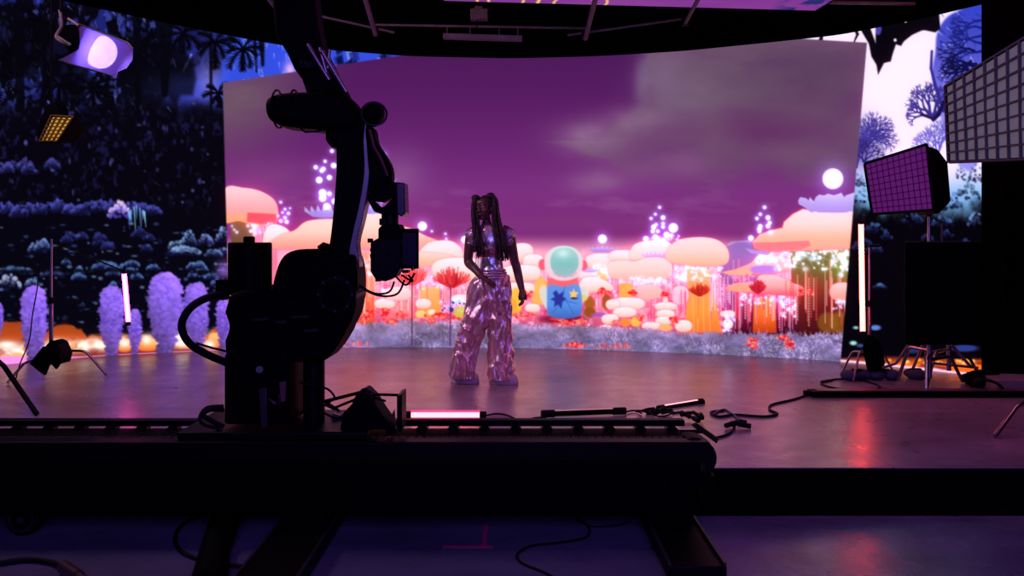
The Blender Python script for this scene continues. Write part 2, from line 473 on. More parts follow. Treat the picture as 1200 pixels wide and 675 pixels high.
    pillow(cv, 540, 316, 34, 14)
    pillow(cv, 612, 296, 13, 11, 2.5); pillow(cv, 625, 307, 12, 9); pillow(cv, 611, 320, 23, 9.5); pillow(cv, 608, 338, 20, 7)
    cv.poly([(492, 336), (515, 336), (517, 372), (488, 372)], vg((336, (255, 190, 110)), (372, (246, 150, 60))))
    cv.poly([(456, 338), (486, 338), (488, 374), (450, 374)], vg((338, (255, 190, 180)), (374, (240, 110, 110))), alpha=.7)
    fairy(cv, 484, 545, 326, 340, 44, rnd, ((220, 230, 255), (255, 200, 235), (180, 190, 240)), (.6, 1.3), False)
    strands(cv, 440, 545, 332, 372, 40, rnd, ((255, 170, 180), (255, 240, 240), (220, 60, 120)))
    pillow(cv, 451, 356, 12, 6, 2.3); pillow(cv, 466, 344, 16, 8, 2.3, vg((336, (255, 226, 226)), (352, (252, 190, 190)))); pillow(cv, 496, 356, 9, 6, 2.3); pillow(cv, 541, 350, 12, 5, 2.3)
    orb(cv, 450, 341, 2.2)
    cv.ell(493, 368, 6, 4.5, (255, 206, 130)); cv.ell(506, 366, 5, 3.5, (255, 226, 200))
    bloom(cv, 434, 368, 9, 5, rnd); bloom(cv, 452, 366, 7, 5, rnd); bloom(cv, 470, 369, 7, 3, rnd); bloom(cv, 515, 370, 16, 3, rnd); bloom(cv, 534, 371, 8, 3, rnd)
    fairy(cv, 516, 548, 352, 364, 30, rnd, ((120, 190, 235), (40, 50, 140), (210, 240, 255)), (.8, 1.9), False)
    cv.ell(541, 366, 9, 7, (196, 208, 70), alpha=.8, soft=3)
    coral_flower(cv, 483, 333, 22, 25, rnd, (255, 214, 214)); coral_flower(cv, 530, 336, 25, 24, rnd, (255, 120, 110), (176, 20, 36))
    # sunlit pear shapes left of the spaceman
    for (x, y, rx, ry, c) in ((605, 352, 8, 15, (238, 190, 70)), (599, 360, 7, 11, (224, 170, 60)), (634, 338, 8, 13, (236, 186, 96)), (631, 350, 8, 8, (230, 180, 90))):
        cv.ell(x, y, rx, ry, c, soft=2)
    bloom(cv, 617, 345, 8, 5, rnd); bloom(cv, 612, 369, 18, 4, rnd); pillow(cv, 624, 361, 9, 5, 2.2)

    # --- right of the spaceman
    lotus(cv, 706, 293, 17, 5)
    orb(cv, 706, 280, 5.3)
    for (cx, cy, rx, ry) in ((706, 306, 20, 9), (730, 300, 16, 7), (692, 322, 14, 6)):
        pillow(cv, cx, cy, rx, ry)
    cv.poly([(700, 312), (712, 312), (712, 330), (700, 330)], (206, 186, 120)); fairy(cv, 696, 716, 312, 326, 16, rnd)
    lotus(cv, 691, 317, 11, 4, (190, 196, 240), (170, 170, 230))
    cap(cv, [(678, 336), (684, 326), (700, 325), (716, 333), (718, 340), (700, 343), (680, 342)])
    cap(cv, [(738, 300), (742, 288), (755, 283), (780, 282), (790, 292), (790, 306), (745, 306)])
    lotus(cv, 768, 300, 15, 6, (215, 180, 240), (196, 160, 230))
    cap(cv, [(712, 318), (714, 308), (728, 305), (745, 306), (758, 302), (775, 302), (786, 308), (787, 322), (770, 329), (735, 328), (718, 326)], None, vg((302, (255, 222, 222)), (318, (255, 204, 196)), (328, (250, 180, 166))))
    for (x, y, r) in ((773, 243, 1.9), (768, 251, 1.7), (763, 256, 1.9), (777, 255, 2.8), (777, 262, 1.9), (777, 266, 2.1), (766, 266, 2.9), (769, 263, 1.8), (771, 271, 2), (765, 271, 2.4), (757, 280, 3.4), (768, 278, 3.4), (781, 275, 3.4), (778, 281, 2.6), (789, 267, 5.6), (787, 276, 2.4)):
        orb(cv, x, y, r)
    fairy(cv, 760, 800, 276, 286, 16, rnd, r=(.8, 1.6))
    cv.poly([(804, 310), (832, 310), (836, 340), (846, 390), (802, 390), (806, 340)], vg((310, (190, 180, 130)), (338, (242, 160, 96)), (365, (240, 158, 64)), (390, (226, 120, 50))))
    for x_ in (812, 817, 824, 831): cv.line([(x_, 345), (x_ + 1, 388)], .7, (255, 206, 130), alpha=.7)
    cv.line([(818, 346), (818, 372)], .7, (130, 70, 30), alpha=.7)
    fairy(cv, 786, 846, 312, 330, 60, rnd, ((230, 250, 255), (170, 220, 250), (120, 170, 240)), (.7, 1.8))
    strands(cv, 786, 806, 326, 372, 10, rnd, ((255, 230, 240), (255, 170, 200))); strands(cv, 832, 856, 322, 378, 24, rnd, ((255, 180, 220), (190, 90, 170), (255, 220, 240)))
    cap(cv, [(780, 302), (784, 290), (796, 281), (820, 278), (840, 281), (852, 291), (854, 304), (846, 311), (820, 312), (790, 308)], None, vg((279, (255, 222, 226)), (296, (255, 206, 196)), (308, (252, 186, 160)), (313, (248, 160, 150))))
    coral_flower(cv, 820, 346, 14, 15, rnd, (236, 90, 60), (166, 30, 22))
    # low clutter
    fairy(cv, 726, 788, 326, 342, 50, rnd, ((255, 230, 240), (200, 210, 240), (255, 190, 200)), (.7, 1.7), False)
    cv.poly([(726, 332), (742, 332), (742, 350), (726, 350)], (246, 176, 70), alpha=.9)
    pillow(cv, 760, 342, 16, 9, 2.2, vg((333, (255, 200, 200)), (351, (246, 176, 170)))); bloom(cv, 742, 343, 4, 4, rnd); bloom(cv, 779, 345, 5, 4, rnd); bloom(cv, 706, 342, 8, 4, rnd)
    pillow(cv, 797, 346, 10, 11, 2.2, vg((335, (255, 210, 228)), (357, (250, 190, 206)))); strands(cv, 784, 806, 340, 372, 12, rnd)
    cv.ell(691, 355, 6, 8, (166, 92, 30), soft=2); cv.ell(691, 366, 7, 6, (150, 80, 26), soft=2); cv.ell(711, 354, 6, 9, (150, 82, 30), soft=2)
    strands(cv, 698, 706, 350, 366, 10, rnd, ((255, 120, 160), (255, 200, 220))); cv.ell(703, 369, 10, 2.5, (150, 90, 190))
    for (cx, cy, rx, ry) in ((735, 356, 21, 7.5), (718, 357, 8, 6), (732, 366, 14, 6), (715, 374, 10, 6), (780, 359, 13, 5), (780, 368, 11, 5), (778, 376, 10, 5), (763, 382, 11, 4.5), (710, 384, 7, 3.2), (801, 382, 10, 7), (853, 368, 9, 4), (853, 380, 6, 5)):
        pillow(cv, cx, cy, rx, ry, 2.3)
    cv.ell(745, 377, 6, 6, (250, 190, 80), soft=2); cv.ell(733, 378, 6, 5, (240, 140, 60), soft=2); cv.ell(780, 384, 8, 4, (250, 180, 110), soft=2)
    cv.ell(780, 352, 3, 4, (255, 214, 206)); bloom(cv, 722, 377, 4, 3, rnd); bloom(cv, 750, 372, 4, 3, rnd); bloom(cv, 791, 376, 5, 6, rnd)
    fairy(cv, 846, 862, 372, 388, 16, rnd, ((235, 235, 255), (190, 180, 255)), (.7, 2), False)
    # --- right tiered mushrooms
    cv.poly([(926, 290), (1003, 290), (1003, 400), (930, 400)], vg((290, (120, 110, 60)), (316, (120, 104, 50)), (336, (140, 60, 40)), (360, (110, 26, 30)), (392, (70, 14, 20))))
    cv.haze(986, 312, 14, 18, (126, 140, 40), .8)
    cv.ell(970, 378, 12, 12, (140, 84, 24), soft=4, alpha=.8); cv.ell(984, 378, 12, 13, (146, 90, 26), soft=4, alpha=.8)
    cv.poly([(862, 345), (930, 345), (936, 392), (862, 392)], vg((345, (196, 80, 140)), (370, (120, 20, 60)), (392, (60, 8, 30))))
    cv.poly([(884, 348), (908, 348), (910, 390), (882, 390)], vg((348, (230, 150, 90)), (368, (238, 120, 40)), (390, (190, 60, 24))))
    strands(cv, 858, 936, 335, 392, 66, rnd, ((255, 120, 180), (255, 190, 220), (236, 60, 90), (255, 235, 240)))
    fairy(cv, 915, 932, 345, 372, 40, rnd, ((255, 240, 250), (240, 240, 255)), (.7, 1.7), False)
    fairy(cv, 868, 925, 341, 358, 50, rnd, ((200, 230, 220), (235, 250, 255), (200, 140, 240)), (.7, 1.7), False)
    cap(cv, [(848, 320), (866, 314), (880, 308), (890, 300), (908, 299), (924, 304), (926, 316), (900, 322), (868, 323)],
        ([(844, 319), (870, 315), (884, 316), (880, 323), (856, 322)], (226, 180, 150)), vg((299, (255, 206, 210)), (314, (250, 176, 176)), (323, (236, 110, 130))))
    strands(cv, 862, 880, 322, 334, 10, rnd)
    cv.ell(896, 316, 17, 5, (176, 130, 224), n=2.4)
    fairy(cv, 888, 906, 294, 308, 26, rnd)
    cv.poly([(873, 291), (880, 297), (900, 299), (906, 293), (885, 293)], (182, 150, 226))
    cap(cv, [(851, 338), (862, 332), (884, 330), (890, 323), (904, 322), (918, 326), (930, 332), (940, 336), (942, 344), (930, 347), (900, 345), (864, 342)],
        ([(849, 338), (864, 333), (880, 335), (884, 342), (862, 342)], (236, 168, 140)), vg((322, (255, 208, 210)), (336, (252, 168, 170)), (346, (232, 92, 116))))
    coral_flower(cv, 888, 343, 11, 16, rnd, (236, 70, 80), (166, 20, 50)); bloom(cv, 940, 342, 4, 3, rnd); bloom(cv, 950, 342, 4, 3, rnd)
    fairy(cv, 908, 998, 291, 316, 120, rnd, ((225, 250, 255), (170, 220, 225), (255, 255, 255)), (.7, 2.2))
    fairy(cv, 975, 996, 300, 326, 12, rnd, r=(1.2, 2.3))
    strands(cv, 920, 1000, 316, 385, 22, rnd, ((255, 190, 180), (255, 90, 80), (200, 60, 60)), .75)
    for x_, a_, b_ in ((944, 314, 362), (973, 306, 336), (975, 326, 384), (990, 345, 388)): cv.line([(x_, a_), (x_, b_)], 1.4, (255, 170, 160))
    pillow(cv, 988, 342, 16, 11, 2.3, vg((331, (255, 214, 214)), (353, (244, 150, 140)))); fairy(cv, 976, 998, 352, 364, 16, rnd, r=(.8, 1.6), strings=False)
    P = [(882, 284), (890, 275), (903, 270), (917, 267), (919, 260), (929, 251), (941, 245), (952, 247), (975, 247), (1004, 246), (1004, 291), (975, 292), (930, 294), (900, 294), (884, 291)]
    cv.poly(P, (238, 60, 96), grow=1.2, alpha=.6, soft=2.4)
    cv.poly(P, vg((245, (255, 226, 232)), (262, (255, 214, 210)), (280, (252, 184, 160)), (292, (246, 170, 150))), soft=1.6)
    cv.poly([(882, 284), (905, 284), (948, 282), (950, 288), (938, 293), (900, 294), (884, 291)], (246, 128, 138), soft=1.6)
    lotus(cv, 974, 241, 36, 13, (216, 202, 250), (176, 158, 228))
    for (pts) in ([(935, 236), (938, 231), (944, 232), (950, 236), (960, 247), (950, 249)], [(952, 240), (956, 231), (960, 228), (966, 229), (970, 227), (978, 229), (990, 249), (958, 249)], [(974, 230), (986, 226), (990, 232), (994, 249), (972, 249)], [(986, 236), (991, 229), (1000, 226), (1004, 226), (1004, 247), (984, 249)]):
        cv.poly(pts, vg((226, (206, 190, 244)), (248, (166, 146, 222))))
    orb(cv, 976, 209.5, 12.2, (240, 242, 255))
    for (x, y, r) in ((896, 243, 2.2), (891, 251, 2), (887, 256, 2.1), (900, 255, 2.9), (902, 261, 2.2), (900, 265, 2.7), (891, 265, 2.4), (890, 268, 2.5), (890, 271, 2.3), (880, 279, 3.3), (903, 272, 2)):
        orb(cv, x, y, r)

    # --- the spaceman figure
    cv.ell(660, 374, 27, 5, (120, 24, 60), soft=3); bloom(cv, 655, 373, 10, 3, rnd); bloom(cv, 680, 377, 8, 4, rnd); bloom(cv, 664, 378, 16, 3, rnd)
    cv.ell(636, 310, 5, 6.5, (232, 92, 116)); cv.ell(684, 311, 4.5, 6, (226, 92, 120))
    cv.ell(639, 347, 6, 13, (206, 214, 206), rot=-.25, soft=2); cv.ell(643, 357, 5, 8, (200, 214, 214), rot=-.3, soft=2)
    cv.ell(683, 344, 7, 9, (204, 214, 206), soft=2); cv.ell(676, 352, 8, 5, (208, 210, 196), soft=2); cv.ell(684, 349, 3.5, 3.5, (236, 200, 96), soft=2)
    cv.poly([(641, 326), (677, 326), (679, 336), (660, 340), (641, 338)], (226, 104, 112), soft=2)
    cv.poly(curve([(643, 334), (660, 336), (676, 333), (681, 342), (682, 358), (680, 369), (668, 373), (652, 373), (642, 368), (641, 352)], 5), vg((333, (92, 150, 222)), (358, (84, 144, 220)), (373, (62, 104, 184))))
    cv.poly([(652, 340), (655, 345), (661, 341), (660, 348), (664, 350), (659, 354), (658, 362), (654, 357), (649, 360), (650, 353), (645, 351), (650, 348), (648, 343)], (40, 52, 150), soft=1.6)
    for q in ((648, 366, 662, 350), (672, 368, 664, 352), (676, 356, 662, 352), (662, 336, 659, 346)): cv.line([(q[0], q[1]), (q[2], q[3])], .8, (44, 84, 160), alpha=.7)
    cv.poly([(672, 338), (674, 342), (678, 343), (675, 346), (676, 350), (672, 348), (668, 349), (669, 345), (667, 342), (671, 342)], (244, 196, 110))
    cv.ell(673, 349.5, 4, 1.2, (40, 46, 60))
    cv.ell(660.5, 308.5, 22.5, 20.5, vg((288, (206, 226, 224)), (329, (232, 196, 210))), n=2.2, soft=1.6)
    cv.ell(661.5, 307, 16.5, 16.5, vg((290, (160, 210, 204)), (310, (130, 190, 186)), (322, (148, 186, 190))), n=2.3)
    cv.line([(649, 320), (655, 323.5), (662, 324.5), (670, 323.5), (675, 320)], 1.0, (120, 130, 150), soft=2, alpha=.5)
    cv.haze(660, 297, 7, 5, (214, 240, 234), .8)

    # --- fluffy lilac ground
    gt = 378 + sstep(560, 900, cv.U) * 12 - sstep(640, 560, cv.U) * 2 + 4 * (vnoise(cv.U / 16, cv.U * 0, 5) - .5)
    b = cv.box(255, 1010, 360, 430); sl, x, y = b
    tops = gt[None, sl[1]]
    k = fbm(x / 14, y / 8, 61, 4)
    base = vg((372, (178, 150, 190)), (400, (132, 116, 172)), (424, (142, 128, 182)))(x, y) * (0.50 + .85 * k)[..., None]
    cv.put(sl, sstep(0, 3, y - tops + (vnoise(x / 1.7, y / 5, 8) - .5) * 6), lambda *_: base)
    for i in range(2600):
        X = rnd.uniform(262, 1000); t = float(np.interp(X, cv.U, gt)); Y = rnd.uniform(t, t + 38)
        q = float(vnoise(np.array(X / 22.), np.array(Y / 11.), 71))
        v = .34 + .85 * q + rnd.uniform(-.12, .16)
        c = (min(255, 196 * v + 16), min(255, 178 * v + 8), min(255, 218 * v + 14))
        a = -math.pi / 2 + rnd.gauss(0, .8); L = rnd.uniform(2, 6)
        cv.line([(X, Y), (X + math.cos(a) * L, Y + math.sin(a) * L)], 1.1, c, alpha=.6, w2=.4)
    for (cx, cy, w, h) in ((883, 401, 7, 6), (918, 396, 6, 3), (925, 404, 7, 6), (883, 406, 4, 2), (425, 372, 8, 4), (459, 377, 8, 3), (506, 376, 4, 2)):
        bloom(cv, cx, cy, w, h, rnd)
    for (xa, xb, yb_) in ((386, 436, 405), (660, 690, 407), (690, 740, 408)):
        for i in range(26):
            X = rnd.uniform(xa, xb); L = rnd.uniform(1.5, 8 if xb < 500 or xb > 700 else 5) * (1 if i % 3 else .6)
            cv.line([(X, yb_), (X + rnd.uniform(-1, 1), yb_ - L)], 1.2, rnd.choice(((255, 90, 90), (240, 60, 80), (255, 160, 150))), alpha=.8)
    bloom(cv, 672, 404, 8, 3, rnd)
    cv.line([(483, 332), (482.5, 405)], 1.3, (84, 34, 84)); cv.line([(528, 334), (527.5, 405)], 1.3, (84, 34, 84))
    cv.ell(529, 363, 2.6, 3, (44, 44, 110))

def paint_forest(cv):
    rnd = random.Random(3)
    U = np.broadcast_to(cv.U[None], cv.V.shape); V = cv.V
    cv.img[:] = np.array((4, 4, 14), np.float32) / 255
    def lay(mask, col):
        a = np.clip(mask, 0, 1)[..., None]; cv.img[:] = cv.img * (1 - a) + np.array(col, np.float32) / 255 * a
    n1 = fbm(U / 26, V / 24, 5, 4); n2 = fbm(U / 11, V / 14, 9, 4); n3 = fbm(U / 5, V / 7, 14, 3)
    L = U < 560
    # left: blue light through the crowns
    lay(sstep(.5, .66, n2) * sstep(190, 90, V) * L * .7, (40, 46, 150))
    lay(sstep(.52, .7, n3) * sstep(.42, .6, n1) * sstep(220, 90, V) * L * .62, (78, 90, 205))
    lay(np.exp(-(((U - 232) / 52) ** 2 + ((V - 104) / 17) ** 2)) * 1.25 * L, (62, 72, 190))
    lay(sstep(170, 250, U) * sstep(78, 66, V) * L * .7, (38, 44, 140))
    lay(sstep(250, 266, U + (V - 80) * .2) * sstep(150, 100, V) * L, (52, 78, 214))
    lay(np.exp(-(((U - 245) / 14) ** 2 + ((V - 92) / 22) ** 2)) * .55 * L, (150, 140, 220))
    for i in range(150):            # leaf glints, top left
        x = rnd.uniform(-50, 200); y = rnd.uniform(2, 135) if rnd.random() < .8 else rnd.uniform(120, 215)
        if rnd.random() < .5:
            a = rnd.uniform(0, 3.1); q = rnd.uniform(5, 14)
            cv.poly([(x, y), (x + math.cos(a) * q, y + math.sin(a) * q), (x + math.cos(a + .7) * q * .9, y + math.sin(a + .7) * q * .9)], (58, 66, 176), alpha=rnd.uniform(.25, .8), soft=2.5)
        else:
            a = rnd.uniform(.2, 1.6); cv.line([(x, y), (x + math.cos(a) * 6, y + math.sin(a) * 8)], 1.8, (140, 152, 235), alpha=rnd.uniform(.3, .8), w2=.5)
    for (x, y) in ((198, 66), (224, 64), (219, 74), (203, 70)):
        cv.line([(x, y), (x + (3 if x < 210 else -4), y + 9)], 2.6, (130, 140, 230), w2=1.2, alpha=.8)
    for i in range(34):
        x = rnd.uniform(262, 345); y = rnd.uniform(45, 95); cv.line([(x, y), (x + rnd.uniform(-1, 3), y + rnd.uniform(3, 9))], 1.8, (150, 170, 250), w2=.4, alpha=.6)
    cv.haze(340, 82, 7, 10, (240, 190, 240), .9)
    for i in range(34):
        x = rnd.uniform(385, 500); y = rnd.uniform(55, 80)
        cv.poly([(x, y), (x + 7, y - 5), (x + 9, y + 6), (x + 2, y + 9)], rnd.choice(((50, 80, 210), (30, 40, 130), (130, 160, 250), (4, 6, 30))), soft=2, alpha=.8)
    # black jagged canopy and palms
    cv.poly([(-60, 100), (20, 92), (60, 88), (80, 120), (92, 118), (100, 98), (112, 60), (136, 88), (150, 120), (168, 122), (178, 145), (186, 125), (196, 112), (206, 124), (212, 112), (226, 112), (230, 92), (226, 70), (200, 50), (150, 34), (150, 70), (120, 80), (90, 60), (60, 20), (-60, 10)], (3, 3, 10), alpha=.72, soft=5)
    for (x, y, r) in ((45, 22, 34), (12, 58, 34), (110, 106, 28), (160, 60, 30), (252, 50, 26), (285, 58, 24), (215, 40, 22), (-20, 90, 40), (70, 100, 24), (256, 110, 16)):
        palm(cv, x, y, r, rnd)
    for (x, w, y0, y1) in ((195, 16, 30, 110), (247, 4, 40, 240), (160, 10, 20, 150), (22, 14, 10, 200), (52, 8, 20, 190), (306, 8, 38, 76), (298, 4, 40, 84)):
        cv.line([(x, y0), (x + rnd.uniform(-3, 3), y1)], w, (3, 3, 10), w2=w * .5, alpha=.9, soft=2)
    lay(sstep(112, 140, V) * sstep(300, 190, V) * .9 * L, (4, 3, 12))
    lay(sstep(.5, .72, n3) * sstep(.42, .6, n2) * sstep(120, 150, V) * sstep(262, 220, V) * L * .42, (44, 40, 120))
    for i in range(80):
        x = rnd.uniform(-50, 262); y = rnd.uniform(120, 262); q = rnd.random()
        cv.ell(x, y, rnd.uniform(.8, 2.2), rnd.uniform(1, 3.4), (60 + 60 * q, 56 + 60 * q, 150 + 70 * q), alpha=rnd.uniform(.2, .7), soft=1.8)
    # rows of pale bushes
    B = (86, 96, 190); CY = (150, 190, 238); D = (12, 12, 44); W = (196, 206, 246)
    for (x, y, w, h, hi) in [(rnd.uniform(-50, 96), rnd.uniform(192, 204), rnd.uniform(6, 11), 9, (78, 74, 170)) for _ in range(9)] + \
            [(x_, 248 + rnd.uniform(-5, 3), rnd.uniform(8, 12), rnd.uniform(8, 13), (80, 84, 196)) for x_ in range(-50, 185, 12)] + \
            [(rnd.uniform(-50, 64), rnd.uniform(284, 294), 10, 10, (124, 150, 220)) for _ in range(9)] + [(rnd.uniform(60, 180), rnd.uniform(270, 300), 7, 6, (46, 50, 120)) for _ in range(12)] + \
            [(207, 289, 10, 9, CY), (222, 284, 9, 14, (120, 160, 226)), (241, 284, 9, 10, (130, 150, 230)), (262, 280, 9, 14, (140, 170, 240)), (215, 296, 20, 6, CY), (262, 296, 12, 6, B), (250, 298, 10, 6, (110, 150, 210))] + \
            [(10, 334, 14, 14, W), (38, 333, 8, 8, CY), (-22, 334, 14, 14, W), (18, 318, 20, 5, (90, 130, 180)), (60, 322, 14, 5, (70, 90, 150))] + \
            [(rnd.uniform(62, 265), rnd.uniform(308, 336), rnd.uniform(4, 9), 6, (92, 134, 204)) for _ in range(26)]:
        puff_crown(cv, x, y, w, h, rnd, hi, D)
    puff_crown(cv, 140, 250, 13, 15, rnd, (236, 196, 246), (70, 60, 170), 50)
    puff_crown(cv, 141, 245, 10, 9, rnd, (252, 226, 250), (150, 130, 226), 30)
    for i in range(14):
        x = rnd.uniform(151, 171); cv.line([(x, 241 + abs(x - 160) * .8), (x + rnd.uniform(-2, 3), 262 + rnd.uniform(-6, 8))], 1.8, rnd.choice(((120, 190, 230), (60, 80, 180), (150, 220, 240))), alpha=.7, w2=.6)
    for i in range(240):
        x = rnd.uniform(-55, 268); y = rnd.uniform(262, 394)
        cv.ell(x, y, rnd.uniform(1, 3.4), rnd.uniform(.7, 2), rnd.choice(((84, 116, 190), (60, 80, 160), (130, 170, 224), (24, 30, 74))), alpha=.55, soft=1.6)
    for y in (304, 318, 345, 352, 360, 372, 386):
        b = cv.box(-60, 268, y - 4, y + 5); sl, x, yy = b
        cv.put(sl, np.exp(-((yy - y - 2 * (vnoise(x / 30, x * 0, y) - .5)) / 2.2) ** 2) * .8, (4, 5, 14))
    # right of the centre picture: white sky
    R0 = U > 900
    lay(R0 * sstep(238, 226, V + (n2 - .5) * 26) * 1.0, (240, 230, 250))
    lay(R0 * np.exp(-((V - 235) / 26) ** 2) * .85, (120, 176, 226))
    deep = (52, 58, 176)
    cv.poly(curve([(1096, 62), (1098, 40), (1108, 22), (1124, 12), (1156, 0), (1170, 60), (1160, 130), (1140, 200), (1110, 170), (1100, 120), (1092, 90)], 5), vg((10, (44, 60, 190)), (60, (66, 72, 190)), (90, (100, 96, 210)), (150, (150, 140, 226))), alpha=.95, soft=3)
    for i in range(60):
        x = rnd.uniform(1098, 1150); y = rnd.uniform(12, 110); a = rnd.uniform(.2, 1.5)
        cv.line([(x, y), (x + math.cos(a) * 9, y + math.sin(a) * 8)], 1.6, rnd.choice(((150, 160, 240), (24, 28, 120), (200, 196, 250), (30, 36, 140))), w2=.4, alpha=.7)
    for i in range(8):
        branch(cv, 1146 - i * 2, 74 + rnd.uniform(-16, 12), math.pi + rnd.uniform(-.5, .6), 13, 3.2, 4, rnd, (14, 14, 66))
    for i in range(5):
        branch(cv, 1150, 24 + i * 9, math.pi + rnd.uniform(-.35, .35), 14, 3, 4, rnd, (26, 30, 120))
    cv.line([(1092, 60), (1091, 80), (1096, 100), (1106, 130)], 3, (40, 40, 140), w2=4)
    for (a, LL) in ((-2.3, 13), (-1.9, 15), (-1.4, 14), (-2.8, 12), (-1.0, 11)):
        branch(cv, 1094, 139, a, LL, 4.6, 5, rnd, (50, 42, 132))
    cv.line([(1094, 140), (1100, 134), (1106, 120)], 5, (24, 16, 66)); cv.line([(1080, 134), (1095, 140)], 3, (24, 16, 66))
    for i in range(9):
        branch(cv, 1004 + i * .4, 196 - i * 4, -1.6 + .16 * i + rnd.uniform(-.1, .2), 13 + i * .3, 2.8, 5, rnd, (56, 44, 136))
    cv.haze(1012, 172, 18, 26, (70, 58, 160), .85)
    for i in range(5): branch(cv, 1012, 190, -2.2 + .5 * i, 10, 2, 4, rnd, (46, 30, 100))
    for i in range(6): branch(cv, 1096 + i, 190 - i * 3, -2.1 + .2 * i, 13, 2.4, 5, rnd, (96, 90, 190))
    # black silhouettes hanging at the top
    cv.poly([(1020, 26), (1088, 14), (1094, 33), (1080, 36), (1062, 44), (1056, 54), (1050, 52), (1046, 64), (1044, 72), (1036, 74), (1034, 78), (1029, 88), (1027, 76), (1021, 66), (1018, 50), (1010, 34)], (5, 4, 10))
    cv.poly([(1078, 10), (1100, 8), (1102, 34), (1096, 38), (1081, 35)], (5, 4, 10))
    for q in ([(1000, 30), (1005, 40), (1001, 49)], [(1030, 40), (1024, 30), (1018, 26)], [(1056, 48), (1070, 38), (1080, 30)], [(1060, 44), (1068, 34), (1072, 22)], [(962, 46), (964, 40)], [(1012, 36), (1022, 56)]):
        cv.line(q, 5, (5, 4, 10), w2=1.6)
    cv.ell(1029, 34, 4, 7, (70, 60, 170)); cv.poly([(1020, 33), (1026, 32), (1026, 50)], (250, 236, 250)); cv.ell(1049, 47, 1.6, 1.8, (250, 240, 250)); cv.ell(1061, 25, 1.6, 1.4, (250, 240, 250))
    # lower right: dark wood with frosty crowns
    lay(R0 * sstep(232, 262, V + (n2 - .5) * 44), (2, 2, 8))
    for (x, y, w, h, hi) in [(1012, 232, 12, 14, (150, 200, 236)), (1006, 214, 8, 12, (120, 170, 226)), (1110, 240, 20, 16, (110, 150, 226)), (1134, 226, 14, 18, (150, 210, 240)), (1144, 206, 9, 22, (150, 200, 250)), (1126, 206, 6, 16, (130, 170, 240)), (1144, 262, 10, 14, (130, 170, 240)), (1104, 262, 14, 8, (80, 110, 190)), (1070, 258, 12, 8, (60, 90, 150)), (1024, 270, 14, 8, (60, 90, 150)), (1030, 336, 9, 4, (90, 130, 200)), (1004, 290, 5, 7, (70, 90, 160))] + \
            [(rnd.uniform(1000, 1155), rnd.uniform(268, 300), 7, 6, (44, 60, 120)) for _ in range(9)]:
        puff_crown(cv, x, y, w, h, rnd, hi, (10, 12, 44), 34)
    for (x, y, rx, ry, c) in ((1003, 384, 3, 1.6, (150, 220, 230)), (1026, 384, 6, 3, (96, 130, 220)), (1000, 402, 4, 2.4, (170, 230, 230)), (1008, 405, 4, 2, (60, 80, 140)), (1070, 410, 10, 4, (30, 44, 110)), (1130, 408, 16, 4, (40, 60, 140)), (1144, 391, 2, 3, (180, 220, 255))):
        cv.ell(x, y, rx, ry, c, soft=2)
    cv.poly([(980, 420), (1020, 417), (1160, 421), (1160, 450), (980, 450)], vg((418, (90, 24, 30)), (428, (240, 120, 20)), (436, (240, 100, 20)), (442, (210, 60, 40))), soft=3)
    for i in range(26):
        x = rnd.uniform(1015, 1152); cv.ell(x, 424 + rnd.uniform(-3, 3), rnd.uniform(1, 4), 1.6, rnd.choice(((255, 170, 40), (120, 40, 20), (255, 210, 120))), soft=1.6)
    cv.poly([(1080, 426), (1112, 430), (1112, 440), (1070, 436)], (120, 30, 50), soft=2, alpha=.8); cv.line([(1088, 430), (1104, 434)], 1.4, (240, 190, 190)); cv.line([(1115, 439), (1140, 440)], 2.6, (255, 214, 200))
    lay(R0 * sstep(3.4, 1.8, cv.V[-1:, :] - V) , (236, 200, 226))
    # lower left: orange mounds, glow, pink ground, lilac columns
    b = cv.box(-60, 275, 362, 432); sl, x, y = b
    mound = 391 - 16 * np.clip(1 - ((x - 18) / 38) ** 2, 0, 1) - 14 * np.clip(1 - ((x - 76) / 26) ** 2, 0, 1) - 9 * np.clip(1 - ((x - 258) / 16) ** 2, 0, 1) + 5 * (vnoise(x / 6, y / 5, 3) - .5)
    cv.put(sl, sstep(0, 4, y - mound), vg((372, (150, 62, 24)), (396, (186, 76, 26)), (404, (120, 40, 24))), x, y)
    bot = cv.V[-1:, sl[1]]
    t = y - bot
    cv.put(sl, np.exp(-((t + 14) / 7.5) ** 2) * (.45 + .75 * sstep(.35, .65, fbm(x / 11, y / 9, 77, 3))), (255, 232, 214), x, y)
    for i in range(70):
        X = rnd.uniform(-55, 268); bb = float(np.interp(X, cv.U, cv.V[-1]))
        cv.ell(X, bb - rnd.uniform(6, 22), rnd.uniform(1.5, 5), rnd.uniform(1.5, 4), rnd.choice(((255, 196, 110), (255, 240, 210), (240, 140, 50), (200, 80, 30))), alpha=.7, soft=2)
    for (X, w, h) in ((146, 8, 14), (170, 9, 15), (176, 8, 12), (222, 8, 11), (254, 10, 16), (262, 8, 14), (20, 7, 9), (6, 5, 8)):
        bb = float(np.interp(X, cv.U, cv.V[-1])); cv.ell(X, bb - h * .55 - 3, w, h * .55, vg((bb - h, (250, 190, 110)), (bb - 2, (220, 100, 40))), n=2.6, soft=2)
    for (hx, hy, hr) in ((66, 402, 9), (8, 404, 14), (118, 404, 12), (100, 406, 6), (146, 402, 6), (214, 402, 10), (208, 394, 7), (246, 404, 6), (-30, 406, 14), (172, 398, 5)):
        cv.haze(hx, hy, hr, 5, (255, 250, 236), 1.1)
    b = cv.box(-60, 275, 395, 440); sl, x, y = b
    t = y - cv.V[-1:, sl[1]]
    cv.put(sl, sstep(-2.0 - 11 * sstep(110, -20, x), 0.5 - 9 * sstep(110, -20, x), t), (238, 150, 228), x, y)
